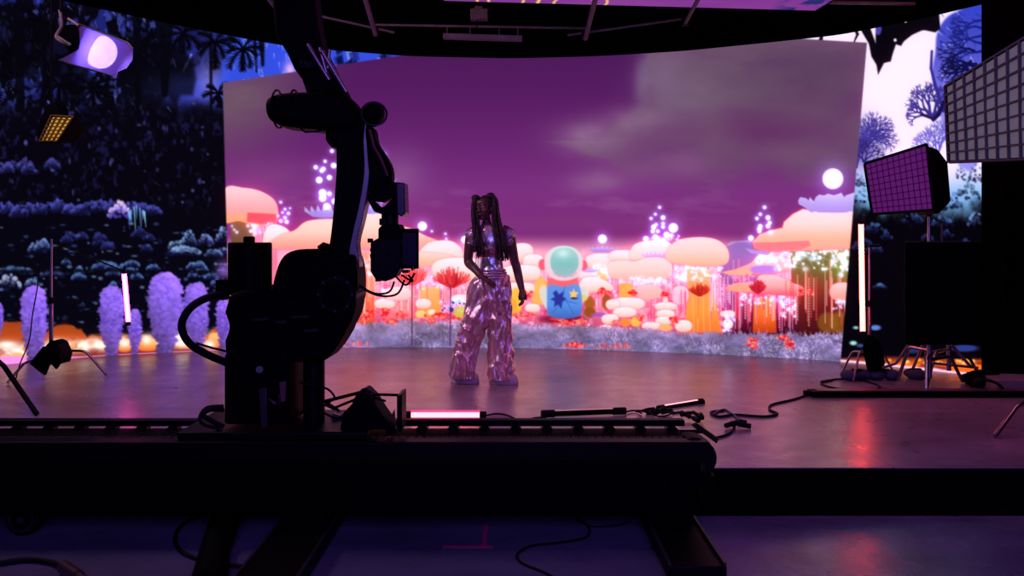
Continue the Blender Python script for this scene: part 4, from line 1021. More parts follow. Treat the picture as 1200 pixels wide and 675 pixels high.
hose = thing('cable_hose', P(240, 420, 4.42), 'thick black cable hose looping out of the left side of the robot base', 'cable')
MB().tube(smooth_path([P(268, 346, 4.44), P(246, 348, 4.38), P(224, 360, 4.34), P(213, 380, 4.33), P(220, 400, 4.34), P(240, 414, 4.38), P(268, 426, 4.44)], 8), .020, 14).build('hose', M_rubber, hose)
MB().tube(smooth_path([P(230, 402, 4.38), P(250, 408, 4.40), P(268, 412, 4.44)], 5), .006, 8).build('wire', M_rubber, hose)
MB().tube(smooth_path([P(262, 500, 4.3), P(246, 492, 4.28), P(238, 486, 4.28), P(246, 480, 4.3), P(262, 480, 4.34)], 6), .013, 10).build('small_hose', M_rubber, hose)
MB().tube(smooth_path([P(258, 502, 4.28), P(240, 498, 4.26), P(234, 490, 4.26), P(242, 478, 4.3), P(262, 476, 4.34)], 6), .009, 10).build('small_hose', M_rubber, hose)

CT = thing('control_unit', (-.85, 4.4, .335), 'black control box with wiring and open metal frame on the track beside the robot', 'equipment')
MB().outline([(398, 504), (402, 484), (412, 474), (416, 464), (426, 458), (436, 468), (446, 484), (456, 498), (460, 504)], 4.30, 4.5).build('housing', M_black, CT, bevel=.01)
MB().outline([(465, 506), (465, 464), (471, 462), (471, 506)], 4.32, 4.5).build('side_plate', M_metal_blk, CT, bevel=.004)
MB().cyl(P(428, 462, 4.4), P(469, 463, 4.4), .007, 10).cyl(P(434, 465, 4.36), P(452, 470, 4.36), .006, 8).build('top_bar', M_black, CT)
MB().outline([(452, 500), (462, 480), (464, 500)], 4.5, 4.52).build('gusset', M_grey, CT)
for (a, b, r) in (((378, 471), (426, 459), .009), ((392, 478), (424, 465), .007), ((380, 470), (398, 482), .008)):
    MB().cyl(P(*a, 4.36), P(*b, 4.38), r, 8).build('rod', M_black, CT)
MB().ball(P(429, 458, 4.38), (.03, .025, .016)).ball(P(436, 461, 4.38), (.02, .02, .012)).build('joint', M_grey, CT)
MB().outline([(386, 498), (390, 484), (398, 487), (408, 480), (400, 494), (394, 496)], 4.55, 4.57).build('bent_plate', M_chrome, CT)
MB().outline([(382, 514), (399, 507), (401, 514)], 4.24, 4.26).build('bright_plate', M_chrome, CT)
for pts in ([(352, 448), (368, 452), (384, 456), (392, 466), (384, 472)], [(380, 484), (395, 490), (410, 486)], [(352, 486), (362, 476), (378, 474), (392, 480)]):
    MB().tube(smooth_path([P(a, b, 4.33) for a, b in pts]), .006, 8).build('cable', M_rubber, CT)
# metal fittings on the front of the turret
MB().outline([(303, 456), (312, 454), (313, 500), (306, 502)], 4.29, 4.315).build('front_plate', mat('dull_grey_plate', (.03, .026, .028), .4, metal=.3), RB, bevel=.003)
MB().outline([(327, 448), (334, 447), (334, 470), (329, 472)], 4.29, 4.315).outline([(316, 468), (322, 474), (327, 462), (327, 474)], 4.29, 4.31).build('bright_bracket', mat('pinkish_plate', (.13, .07, .075), .4, metal=.3), RB, bevel=.002)
MB().cyl(P(304, 433, 4.3), P(304, 433, 4.33), .018, 14).build('dial', M_grey, RB)
for (a, b, w) in ((305, 375, 18), (330, 378, 12), (352, 372, 20), (365, 388, 16)):
    MB().cyl(P(a - w / 2, b, 4.33), P(a + w / 2, b - 1, 4.33), .008, 8).build('fitting', M_grey, RB)
# ------------------------------------------------------------------ the dancer
WY = 7.68
WM = thing('person', G(566, 450), 'woman with long braids, silver top and baggy metallic pink trousers, walking across the stage', 'person')
M_skin = mat('dark_skin', (.11, .045, .036), .4, var=.1)
M_hair = mat('dark_red_brown_braids', (.016, .005, .006), .7, var=.4, scale=60, bump=.4, bscale=160)
M_silver = mat('silver_foil_fabric', (.80, .78, .82), .3, metal=.85, bump=.5, bscale=22)
M_sheer = mat('pale_metallic_sleeve', (.55, .42, .50), .32, metal=.7, bump=.6, bscale=60)
M_pants = mat('pink_silver_lame', (.86, .56, .58), .36, metal=.8, var=.12, bump=1.0, bscale=30, aniso=(1, 1, .35))
M_shoe = mat('cream_suede', (.75, .58, .52), .7, bump=.2, bscale=90)
M_sole = mat('pale_rubber_sole', (.62, .50, .48), .6)
def w(px, py, dy=0.0): return P(px, py, WY) + Vector((0, dy, 0))
S = WY / FOCAL
def ring(cx, py, rx, ry, dy=0.0, n=28, tilt=0.0, dx=0.0):
    c = w(cx, py, dy)
    return [c + Vector((math.cos(2 * math.pi * k / n) * rx * S, math.sin(2 * math.pi * k / n) * ry * S, math.cos(2 * math.pi * k / n) * tilt * S)) for k in range(n)]
body = MB()
# torso: hips, waist, rib cage, shoulders, neck
tor = [(577, 345, 11, 8), (577, 335, 15, 11), (577, 325, 15.5, 11.5), (576.5, 315, 13, 9.5), (576, 305, 11.6, 8.5), (575.5, 296, 12.4, 9), (575, 286, 14, 10), (574.5, 278, 15, 10), (574, 271, 16.5, 9), (573, 266.5, 13, 7.5), (571, 263.5, 7, 6), (570, 259, 5, 5), (569, 250, 4.8, 5)]
body.loft([ring(a, b, c_, d) for a, b, c_, d in tor])
body.ball(w(568, 284, -.05), (.05, .05, .05)); body.ball(w(581, 284, -.05), (.05, .05, .05))
def limb(pts, rs, seg=16): body.tube(smooth_path([w(*p) for p in pts], 5), np.interp(np.linspace(0, len(pts) - 1, 5 * (len(pts) - 1) + 1), range(len(pts)), rs), seg)
# arm at the left of the picture: bent, hand on the hip
limb([(560, 269, 0), (553, 275, 0), (550, 290, .01), (548.5, 304, .03), (550, 309, .02), (556, 314, -.05), (562, 320.5, -.11), (566, 324.5, -.13)], [.048, .054, .047, .042, .043, .039, .031, .026])
# arm at the right: hanging, slightly away from the body
limb([(588, 269, 0), (596, 274, 0), (599.5, 289, .01), (603, 306, .02), (605, 312, .02), (608, 325, -.01), (611, 337, -.03), (612, 341, -.03)], [.048, .054, .048, .041, .041, .038, .029, .025])
def hand(wrist, d, nrm, thumb_side, curl=.35, sc=1.0):
    d = d.normalized(); nrm = (nrm - d * nrm.dot(d)).normalized(); side = d.cross(nrm).normalized() * thumb_side
    def q(a, b, c_=0.0): return wrist + (d * a + side * b + nrm * c_) * sc
    body.tube([q(-.01, 0), q(.02, 0), q(.055, 0), q(.088, -.002)], [.024 * sc, .034 * sc, .041 * sc, .038 * sc], 16, flat=.42)
    for (b, L, r) in ((.030, .072, .0085), (.0105, .080, .0088), (-.010, .074, .0084), (-.030, .058, .0075)):
        ang = 0.0; p = q(.080, b); pts = [q(.06, b * .9), p]; dirv = (d + side * b * 3.2).normalized()
        for k, f in enumerate((.45, .30, .25)):
            ang += curl * (1.0 if k else .5)
            p = p + (dirv * math.cos(ang) + nrm * math.sin(ang)) * L * f * sc; pts.append(p)
        body.tube(pts, [r * sc * 1.05, r * sc, r * sc * .95, r * sc * .88, r * sc * .7], 10)
    body.tube([q(.012, .022), q(.034, .046, .006), q(.058, .058, .014), q(.078, .062, .024)], [.015 * sc, .0115 * sc, .010 * sc, .008 * sc], 10)
hand(w(565.5, 324, -.135), Vector((.76, -.10, -.50)), Vector((-.45, .55, -.5)), 1, .32, 1.0)
hand(w(612, 340, -.03), Vector((.05, -.1, -1)), Vector((-.9, -.3, .0)), -1, .5, 1.0)
# head, turned to the left of the picture
hc = w(568.2, 243.5, -.015)
yaw = math.radians(32); HR = Matrix.Rotation(math.pi - yaw, 3, 'Z') @ Matrix.Rotation(math.radians(-3), 3, 'X')
def hp(x, y, z): return hc + HR @ Vector((x, y, z))
def hb(x, y, z, r, seg=20): body.ball(hp(x, y, z), r, HR, seg, 14)
hb(0, -.012, .012, (.073, .090, .092)); hb(0, .022, -.04, (.056, .062, .066)); hb(0, .052, -.088, (.028, .026, .022)); hb(0, .068, .045, (.052, .024, .03))
hb(0, .090, -.014, (.012, .020, .024)); hb(0, .097, -.028, (.018, .014, .011)); hb(0, .083, -.054, (.025, .014, .0075)); hb(0, .082, -.065, (.021, .014, .0075))
hb(.040, .058, -.022, (.022, .024, .022)); hb(-.040, .058, -.022, (.022, .024, .022)); hb(.030, .080, .026, (.022, .012, .007)); hb(-.030, .080, .026, (.022, .012, .007))
hb(.073, -.006, -.012, (.010, .018, .030)); hb(-.073, -.006, -.012, (.010, .018, .030))
# ankles and feet inside the shoes
body.tube([w(544, 410), w(541, 434), w(543, 444)], [.05, .04, .04], 12); body.tube([w(586, 410), w(587, 434), w(588, 445)], [.05, .04, .04], 12)
body.tube([w(572, 340), w(558, 380), w(544, 412)], [.085, .065, .05], 14); body.tube([w(583, 340), w(586, 380), w(586, 412)], [.085, .065, .05], 14)
remeshed(body.build('body', M_skin, WM), .0048, 2)
for sx in (-1, 1):
    ey = MB().ball(hp(sx * .029, .074, .010), .0125, HR, 14, 10).build('eye', mat('eye_white_%d' % (sx + 1), (.5, .45, .45), .2), WM)
    MB().ball(hp(sx * .029, .0845, .010), (.0055, .0035, .0055), HR, 10, 8).build('iris', mat('dark_iris_%d' % (sx + 1), (.01, .006, .005), .2), ey)
# hair: parted cap and two bunches of long braids
hair = MB()
vs = []; nU, nV = 28, 12
capb = MB().ball(hp(0, -.020, .020), (.080, .094, .094), HR, 28, 16)
keep = [i for i, v in enumerate(capb.v) if (HR.transposed() @ (v - hc)).y < .052 - max(0, -(HR.transposed() @ (v - hc)).z) * .9 or (HR.transposed() @ (v - hc)).z > .075]
ks = set(keep); re_ = {i: j for j, i in enumerate(keep)}
hair.add([capb.v[i] for i in keep], [tuple(re_[i] for i in f) for f in capb.f if all(i in ks for i in f)])
rh = random.Random(12)
braids = []
for side_ in (-1, 1):
    root = w(557.5 if side_ < 0 else 575, 232 if side_ < 0 else 229.5, -.03 if side_ < 0 else -.03)
    hair.ball(root + Vector((0, .01, 0)), (.040, .045, .030), None, 14, 8)
    n = 24 if side_ < 0 else 34
    for i in range(n):
        a = rh.uniform(0, 6.283); fr = rh.random()
        if side_ < 0:
            pts = [root + Vector((rh.uniform(-.02, .02), rh.uniform(-.03, .03), .01)), w(553 + 6 * fr, 238, rh.uniform(-.08, .08)), w(553 + 7.5 * fr, 252, -.07 + rh.uniform(-.03, .05)), w(555 + 8 * fr, 270, -.10 + rh.uniform(-.03, .03)), w(556 + 11 * fr, 284 + 6 * fr, -.14 + rh.uniform(-.02, .02)), w(556 + 13 * fr, rh.uniform(290, 302), -.14 + rh.uniform(-.02, .02))]
        else:
            pts = [root + Vector((rh.uniform(-.02, .02), rh.uniform(-.03, .03), .01)), w(577.5 + 5 * fr, 234, rh.uniform(-.06, .08)), w(576.5 + 8.5 * fr, 250, -.04 + rh.uniform(-.04, .06)), w(578 + 11 * fr, 268, -.08 + rh.uniform(-.04, .03)), w(581 + 13 * fr, 284, -.12 + rh.uniform(-.03, .02)), w(583 + 14 * fr, rh.uniform(294, 306), -.12 + rh.uniform(-.03, .02))]
        pp = smooth_path(pts, 9)
        rr_ = [.0085 * (1 + .18 * math.sin(k * 2.1)) * (1 if k < len(pp) - 6 else .8) for k in range(len(pp))]
        hair.tube(pp, rr_, 7)
hair.build('hair', M_hair, WM)
# top: moulded silver bodice, red reflection built as a band, ribbed waist
def garment(name, rows, m, n=40, wr=0.0, off=0.0, grow=1.0, freq=30, open_ends=True, parent=WM):
    ys = [r[0] for r in rows]
    N_ = max(10, int((ys[-1] - ys[0]) * 1.1))
    rings = []
    for i in range(N_ + 1):
        y = ys[0] + (ys[-1] - ys[0]) * i / N_
        cx = np.interp(y, ys, [r[1] for r in rows]); rx = np.interp(y, ys, [r[2] for r in rows]); ry = np.interp(y, ys, [r[3] for r in rows]); dy = np.interp(y, ys, [r[4] if len(r) > 4 else 0 for r in rows])
        rg = []
        for k in range(n):
            a = 2 * math.pi * k / n
            p = w(cx, y, dy) + Vector((math.cos(a) * rx * S, math.sin(a) * ry * S, 0))
            if wr:
                q = Vector((p.x * freq * .8, p.y * freq * .8, p.z * freq * .30)) + Vector((off, off, 0))
                q += Vector((1, 0, 1)) * 1.3 * mnoise.noise(q * .35)
                h = 1 - abs(mnoise.noise(q)) * 2.2 + .5 * mnoise.noise(q * 2.1)
                p += Vector((math.cos(a), math.sin(a), 0)) * (h - .5) * wr
            rg.append(p)
        rings.append(rg)
    return MB().loft(rings, cap=not open_ends).build(name, m, parent)
# rows: height, centre, half width, half depth, forward shift
g1 = MB()
g1.loft([ring(571.5, 262.5, 6.6, 6.2), ring(572.5, 265, 10.5, 7.6), ring(573.5, 267.5, 15, 9.6), ring(574, 270, 16.6, 10.6), ring(574, 273, 17.2, 11.4), ring(574.5, 279, 16.8, 13), ring(575, 285, 16, 13.6), ring(575.2, 290, 14.8, 12), ring(575.5, 294, 13.8, 10.5)], cap=False)
b_ = g1.build('bodice', M_silver, WM); sd = b_.modifiers.new('solid', 'SOLIDIFY'); sd.thickness = .006
garment('waist_cincher', [(301, 576, 12.6, 9.8), (306, 576, 12.6, 9.8), (314, 576.6, 13.8, 10.6), (321, 577, 15.6, 12)], M_silver, wr=.006, freq=34)
garment('midriff_band', [(292, 575.5, 13.6, 10.2), (296, 575.7, 13.2, 10), (301, 576, 12.4, 9.6)], mat('red_reflection_band', (.55, .14, .16), .3, metal=.8, bump=.3), wr=.003)  # red reflection on the silver top put in as a band
for (cx, dx) in ((553.5, -1), (596, 1)):
    sl = MB()
    sl.ball(w(cx, 275, 0), (.064, .066, .064), None, 24, 16)
    sl.ball(w(cx + dx * 1.2, 283, 0), (.050, .054, .050), None, 24, 16)
    o = sl.build('sleeve', M_sheer, WM); remeshed(o, .006, 4)
    tx = bpy.data.textures.new('sleeve_folds', 'CLOUDS'); tx.noise_scale = .025
    dm = o.modifiers.new('folds', 'DISPLACE'); dm.texture = tx; dm.strength = .014
MB().tube([w(563, 268, -.03), w(566, 276, -.085), w(568, 284, -.10)], .006, 8).tube([w(583, 267, -.03), w(583, 276, -.085), w(582, 284, -.10)], .006, 8).build('strap', M_silver, WM)
hang = MB()
for i in range(5):
    x_ = 557 + i * 1.6
    hang.tube(smooth_path([w(x_, 290, -.06), w(x_ + .6, 303, -.08), w(x_ + 1.4, 318 + i, -.08)], 4), .0035, 6)
hang.build('tassels', M_sheer, WM)
# trousers
for (y_, rx_) in ((316.5, 14.9), (319.5, 16.0), (322.5, 16.9), (325.5, 17.4)):
    MB().tube([w(577, y_) + Vector((math.cos(q) * rx_ * S, math.sin(q) * rx_ * .79 * S, 0)) for q in np.linspace(0, 6.283, 41)], .010, 8, cap=False).build('waist_ridge', M_sheer, WM)
garment('waistband', [(320, 577, 16.2, 12.4), (325, 577, 16.6, 12.8)], M_pants, wr=.002, open_ends=False)
legL = garment('trouser_leg', [(322, 570, 11, 12.5, 0), (332, 566.5, 15, 13.5, 0), (345, 563.5, 15.5, 14, 0), (358, 561.5, 15.5, 13.5, -.01), (372, 558.5, 15.5, 13, -.02), (386, 554, 15, 12.5, -.02), (400, 549.5, 14.6, 13, 0), (414, 546.5, 15, 14, .01), (428, 543.5, 15, 15, .02), (438, 541.5, 14.4, 15, .02), (443, 542, 13.6, 14, .02)], M_pants, n=84, wr=.026, freq=21, off=3.1)
legR = garment('trouser_leg', [(322, 584, 12, 12.5, .02), (332, 585.5, 13.5, 13.5, .02), (345, 584.5, 14.2, 14, .02), (358, 584.5, 14.2, 13.5, .01), (372, 585, 14.0, 13, 0), (386, 585.5, 13.6, 12.5, 0), (400, 586.5, 13.6, 13, 0), (414, 587, 14, 14, 0), (428, 587, 14.6, 15, 0), (438, 587, 14.6, 15, 0), (444, 587, 13.8, 14, 0)], M_pants, n=84, wr=.026, freq=21, off=9.7)
garment('trouser_seat', [(320, 577, 16.4, 12.6), (330, 577, 18.5, 14.0), (342, 576, 20.5, 14.4), (352, 575, 21, 13.6), (360, 575, 14, 9)], M_pants, n=72, wr=.016, freq=17, off=5.0)
pk = MB().box(w(589, 352, -.115), w(598, 336, -.085), Matrix.Rotation(.1, 3, 'Y')).build('pocket', M_pants, WM, bevel=.01)
MB().tube(smooth_path([w(577, 322, -.10), w(577.5, 335, -.108), w(577, 350, -.10)], 4), .0035, 6).build('fly_seam', M_pants, WM)
# shoes
def shoe(px, py, yawd, label):
    base = G(px, py); R_ = Matrix.Rotation(math.radians(yawd), 3, 'Z')
    def q(x, y, z): return base + R_ @ Vector((x, y, z))
    def outl(z, g=1.0, x1=.15):
        pts = []
        for k in range(28):
            a = 2 * math.pi * k / 28; c_ = math.cos(a); s_2 = math.sin(a)
            x = c_ * (.145 if c_ > 0 else .125); wd = .048 + .012 * c_
            pts.append(q(x * g, s_2 * wd * g, z))
        return pts
    sole = MB().loft([outl(.0, .97), outl(.008, 1.02), outl(.045, 1.0), outl(.052, .96)]).build('sole', M_sole, WM)
    up = MB(); rings = []
    for (z, a, b, hw) in ((.048, -.118, .140, 1.0), (.07, -.118, .138, 1.0), (.09, -.115, .118, .92), (.11, -.112, .075, .85), (.135, -.108, .035, .8), (.155, -.105, .015, .78)):
        rg = []
        for k in range(28):
            t = 2 * math.pi * k / 28
            rg.append(q((a + b) / 2 + math.cos(t) * (b - a) / 2, math.sin(t) * .052 * hw, z))
        rings.append(rg)
    up.loft(rings); up.build('shoe', M_shoe, WM)
    lc = MB()
    for i in range(4): lc.tube([q(.045 + i * .018, -.034, .128 - i * .012), q(.05 + i * .018, 0, .133 - i * .013), q(.045 + i * .018, .034, .128 - i * .012)], .004, 6)
    lc.build('laces', M_sole, WM)
shoe(543.5, 448.5, -14, ''); shoe(589, 450, -16, '')
# ------------------------------------------------------------------ lamps, stands and grip
def emit(name, col, s): 
    m, N, L = new_mat(name); b = N['Principled BSDF']; b.inputs['Base Color'].default_value = (.04, .04, .04, 1)
    tc = N.new('ShaderNodeTexCoord'); nz = N.new('ShaderNodeTexNoise'); nz.inputs['Scale'].default_value = 3; L.new(tc.outputs['Object'], nz.inputs[0])
    r = N.new('ShaderNodeValToRGB'); r.color_ramp.elements[0].color = (*[c * .95 for c in col], 1); r.color_ramp.elements[1].color = (*col, 1); L.new(nz.outputs['Fac'], r.inputs[0]); L.new(r.outputs[0], b.inputs['Emission Color'])
    b.inputs['Emission Strength'].default_value = s; return m

def tube_lamp(a, b, r, m, label, group=None, caps=.05, half=False, side=None, name='tube_light'):
    """a round LED tube with black end caps"""
    a, b = Vector(a), Vector(b); d = (b - a).normalized()
    t = thing(name, (a + b) / 2 if a.z == b.z else (a if a.z < b.z else b), label, 'tube light', group)
    MB().cyl(a - d * caps, a, r * 1.25, 18).build('end_cap', M_rubber, t, bevel=.003)
    MB().cyl(b, b + d * caps, r * 1.25, 18).build('end_cap', M_rubber, t, bevel=.003)
    if half:
        MB().cyl(a, b, r, 18).build('housing', M_black, t)
        up = Vector((0, -.15, 1)).normalized() * r * .72
        MB().cyl(a + up, b + up, r * .42, 12).build('diffuser', m, t)
    else:
        MB().cyl(a, b, r, 20).build('diffuser', m, t)
        if side is not None:
            sv = d.cross(Vector((0, 1, 0))).normalized()
            for s_ in (-1, 1): MB().cyl(a + sv * r * s_ * 1.05, b + sv * r * s_ * 1.05, r * .42, 10).build('added_glow_edge', side, t)  # glowing side strips added for the coloured fringe and the light on the floor
    return t

t1 = tube_lamp(P(150.5, 377, 8.2), P(145.5, 321, 8.2), .016, emit('magenta_tube', (1.0, .42, .82), 2.4), 'upright glowing pink tube light hanging from the boom of the stand on the left', caps=.035, side=emit('magenta_glow_edge', (1.0, .02, .45), 40))
t2 = tube_lamp(P(1011, 388, 7.95), P(1009, 263, 7.95), .016, emit('red_tube', (1.0, .50, .46), 2.0), 'tall upright glowing red-white tube light beside the right-hand stand', caps=.03, side=emit('red_glow_edge', (1.0, .03, .02), 50))
t3 = tube_lamp(G(482, 486, .03), G(562, 486, .03), .020, emit('hot_pink_tube', (1.0, .33, .38), 2.6), 'glowing pink-red tube light lying on the stage near the robot', caps=.05, side=emit('hot_pink_glow_edge', (1.0, .01, .05), 7))
t4 = tube_lamp(G(650, 484.5, .03), G(718, 482, .03), .022, emit('faint_tube', (.9, .35, .45), .55), 'switched-down dark tube light lying on the stage right of the glowing pink one', caps=.10, half=True)
t5 = tube_lamp(P(778, 478.5, 6.55), P(817, 472, 6.75), .024, emit('rose_tube', (1.0, .32, .40), 2.6), 'short tube light with a lit rose strip, lying askew among cables on the stage', caps=.06, half=True)
for (t, pts, z) in ((t3, [(570, 487), (580, 485), (592, 486), (602, 490)], .012), (t4, [(730, 484), (742, 481), (752, 484)], .012)):
    MB().tube(smooth_path([G(a, b, z) for a, b in pts]), .007, 8).build('power_lead', M_rubber, t)

def bent_leg(mb, hub, foot, rise, r=.0125):
    """pipe leg: out level from the hub, then bent down to the floor"""
    hub, foot = Vector(hub), Vector(foot)
    k = hub.lerp(Vector((foot.x, foot.y, hub.z)), .62)
    mb.tube([hub, hub.lerp(k, .85), k.lerp(hub, .04) - Vector((0, 0, .006)), k.lerp(foot, .10), foot + Vector((0, 0, r))], r, 10)
def stand(label, base, top, legs, name='light_stand', cat='light stand', r=.0125, M=None, group=None):
    """base: floor point under the pole; legs: list of (hub height, floor foot point)"""
    M = M or M_chrome
    s = thing(name, base, label, cat, group)
    base = Vector(base)
    MB().cyl(base + Vector((0, 0, .10)), (base.x, base.y, top * .55), r * 1.5, 14).build('pole', M, s)
    MB().cyl((base.x, base.y, top * .5), (base.x, base.y, top), r, 12).build('riser', M, s)
    MB().cyl((base.x, base.y, top * .55 - .03), (base.x, base.y, top * .55 + .03), r * 2, 14).build('collar', M_black, s)
    for (hz, ft) in legs:
        mb = MB(); bent_leg(mb, (base.x, base.y, hz), ft, 0, r); mb.build('leg', M, s)
    return s
# left stand with boom
sb = G(60, 440)
s1 = stand('chrome stand at the left of the stage holding a thin boom with the pink tube', sb, P(60, 280, sb.y).z, [(.24, G(125, 441)), (.17, G(9, 450)), (.20, G(50, 428))])
MB().cyl(P(63, 284, sb.y), P(146, 318, 8.2), .008, 8).build('boom', M_metal_blk, s1)
MB().cyl(P(146, 312, 8.2), P(145.5, 320, 8.2), .010, 8).build('clamp', M_metal_blk, s1)
MB().tube(smooth_path([P(48, 300, 8.1), P(44, 335, 8.1), P(38, 370, 8.1), P(34, 400, 8.0), P(24, 425, 7.9), G(18, 446, .01)], 5), .006, 8).build('cable', M_rubber, s1)
lh = thing('lamp_head', P(58, 440, 8.0), 'black open-faced lamp head with barn doors drooping at the foot of the left stand', 'lamp')
MB().outline([(50, 408), (58, 399), (66, 402), (72, 416), (69, 428), (56, 424)], 7.9, 8.12).build('housing', M_black, lh, bevel=.02)
MB().outline([(34, 426), (50, 406), (58, 424), (52, 440), (46, 436)], 7.86, 7.9).build('barn_door', M_black, lh, bevel=.004)
MB().outline([(58, 424), (70, 414), (71, 424), (65, 433)], 7.86, 7.9).build('barn_door', M_black, lh, bevel=.004)
MB().cyl(P(60, 400, 8.02), P(60, 411, 8.1), .02, 10).build('spigot', M_metal_blk, lh)
s0 = stand('black stand at the far left edge, one dark leg reaching onto the stage', G(-60, 462), 2.2, [(.36, G(43, 488)), (.28, G(-150, 470)), (.32, G(-60, 440))], r=.019, M=M_metal_blk)

# big fresnel lamp behind its diffusion frame, upper left
fl = thing('fresnel_lamp', P(85, 60, 6.4), 'bright lamp shining through a violet diffusion frame, hung high at the upper left', 'lamp')
MB().tube([P(84, 42, 7.5), P(96, 50, 7.3), P(108, 56, 7.1), P(116, 60, 6.97)], [.10, .13, .14, .14], 26).build('housing', M_black, fl)
c = P(118, 61, 6.95)
MB().ball(c, (.135, .03, .135), Matrix.Rotation(.15, 3, 'Y'), 28, 14).build('lens', emit('blue_white_lens', (.55, .60, 1.0), 26), fl)['label'] = 'glowing blue-white lens'
m_dif, N, L = new_mat('violet_diffusion'); b = N['Principled BSDF']; b.inputs['Base Color'].default_value = (.16, .09, .34, 1); b.inputs['Roughness'].default_value = .8
tr_ = N.new('ShaderNodeBsdfTranslucent'); tr_.inputs[0].default_value = (.30, .20, .75, 1); mx = N.new('ShaderNodeMixShader'); mx.inputs[0].default_value = .6; tp_ = N.new('ShaderNodeBsdfTransparent'); tp_.inputs[0].default_value = (.75, .6, 1, 1); mx2 = N.new('ShaderNodeMixShader'); mx2.inputs[0].default_value = .32
nz = N.new('ShaderNodeTexNoise'); nz.inputs['Scale'].default_value = 30; bp = N.new('ShaderNodeBump'); bp.inputs['Strength'].default_value = .1; L.new(nz.outputs['Fac'], bp.inputs['Height']); L.new(bp.outputs[0], b.inputs['Normal'])
L.new(b.outputs[0], mx.inputs[1]); L.new(tr_.outputs[0], mx.inputs[2]); L.new(mx.outputs[0], mx2.inputs[1]); L.new(tp_.outputs[0], mx2.inputs[2]); L.new(mx2.outputs[0], N['Material Output'].inputs[0])
fr = [P(92, 28, 6.9), P(135, 44, 6.75), P(150, 50, 6.7), P(156, 57, 6.68), P(155, 70, 6.66), P(148, 80, 6.66), P(138, 84, 6.66), P(136, 92, 6.66), P(130, 88, 6.68), P(82, 75, 6.9), P(69, 70, 6.95), P(76, 67, 6.92), P(92, 58, 6.86), P(94, 50, 6.86)]
fr2 = MB().prism(fr, (0, .004, 0)).build('diffusion_sheet', m_dif, fl); fr2['label'] = 'violet translucent sheet'
MB().tube(fr[0:4], .007, 8).tube(fr[7:11], .007, 8).build('sheet_frame', M_grey, fl)
MB().tube(smooth_path([P(70, 12, 6.95), P(72, 30, 6.95), P(66, 44, 6.95), P(80, 52, 6.9)], 5), .014, 10).tube([P(80, 22, 6.9), P(92, 30, 6.88)], .012, 8).tube([P(68, 43, 6.9), P(82, 52, 6.84)], .010, 8).build('yoke', M_rig, fl)
pp = P(71, 14, 6.95); MB().cyl(pp, (pp.x, pp.y, 5.4), .014, 8).build('hanger', M_metal_blk, fl)
pd = bpy.data.lights.new('fresnel_glow', 'POINT'); pd.energy = 1.3; pd.color = (.35, .35, 1.0); pd.shadow_soft_size = .08
po = bpy.data.objects.new('fresnel_glow', pd); COL.objects.link(po); po.location = P(117, 60, 6.86)
ld = bpy.data.lights.new('fresnel_beam', 'SPOT'); ld.energy = 55; ld.color = (.62, .55, 1.0); ld.spot_size = math.radians(70); ld.spot_blend = .8; ld.shadow_soft_size = .1
lo = bpy.data.objects.new('fresnel_beam', ld); COL.objects.link(lo); lo.location = P(120, 61, 6.5); lo.rotation_euler = (Vector((-.1, 7.7, .8)) - Vector(lo.location)).to_track_quat('-Z', 'Y').to_euler(); 

def crate_panel(name, corners, nx, ny, m_face, m_grid, depth, label, cat, housing=M_black, grid_w=.012, hang=None, cell=.05, bulge=.0):
    """soft panel lamp with an egg-crate grid; corners: tl, tr, br, bl in space"""
    tl, tr, br, bl = [Vector(c_) for c_ in corners]
    t = thing(name, (bl + br) / 2, label, cat)
    nrm = (tr - tl).cross(bl - tl).normalized()
    if nrm.y > 0: nrm = -nrm
    if nrm.dot(Vector((0, 0, CAM_H)) - (tl + br) / 2) < 0: nrm = -nrm
    def q(u, v, d=0.0): return tl.lerp(tr, u).lerp(bl.lerp(br, u), v) + nrm * d
    MB().add([q(0, 0), q(1, 0), q(1, 1), q(0, 1), q(0, 0, -.004), q(1, 0, -.004), q(1, 1, -.004), q(0, 1, -.004)], [(0, 1, 2, 3), (7, 6, 5, 4), (0, 4, 5, 1), (1, 5, 6, 2), (2, 6, 7, 3), (3, 7, 4, 0)]).build('diffuser', m_face, t, smooth=False)
    g = MB()
    def slat(a, b):
        e = (b - a).normalized().cross(nrm).normalized() * grid_w / 2
        g.add([a + e, b + e, b - e, a - e] + [v + nrm * cell for v in (a + e, b + e, b - e, a - e)], [(0, 1, 2, 3), (4, 7, 6, 5), (0, 4, 5, 1), (1, 5, 6, 2), (2, 6, 7, 3), (3, 7, 4, 0)])
    for i in range(nx + 1): slat(q(i / nx, 0, .002), q(i / nx, 1, .002))
    for j in range(ny + 1): slat(q(0, j / ny, .002), q(1, j / ny, .002))
    g.build('egg_crate', m_grid, t, smooth=False)
    h = MB(); o_ = .03; bk = -depth
    def qq(u, v, d, s=1.0): 
        c_ = q(.5, .5, d); return c_ + (q(u, v, d) - c_) * s
    h.add([qq(0, 0, -.006, 1.04), qq(1, 0, -.006, 1.04), qq(1, 1, -.006, 1.04), qq(0, 1, -.006, 1.04), qq(0, 0, bk, .62), qq(1, 0, bk, .62), qq(1, 1, bk, .62), qq(0, 1, bk, .62)], [(0, 1, 2, 3), (7, 6, 5, 4), (0, 4, 5, 1), (1, 5, 6, 2), (2, 6, 7, 3), (3, 7, 4, 0)])
    h.build('housing', housing, t, bevel=.01)
    rim = MB()
    for a, b in (((0, 0), (1, 0)), ((1, 0), (1, 1)), ((1, 1), (0, 1)), ((0, 1), (0, 0))): rim.cyl(q(*a, .0), q(*b, .0), .012, 8)
    rim.build('rim', housing, t)
    return t, q
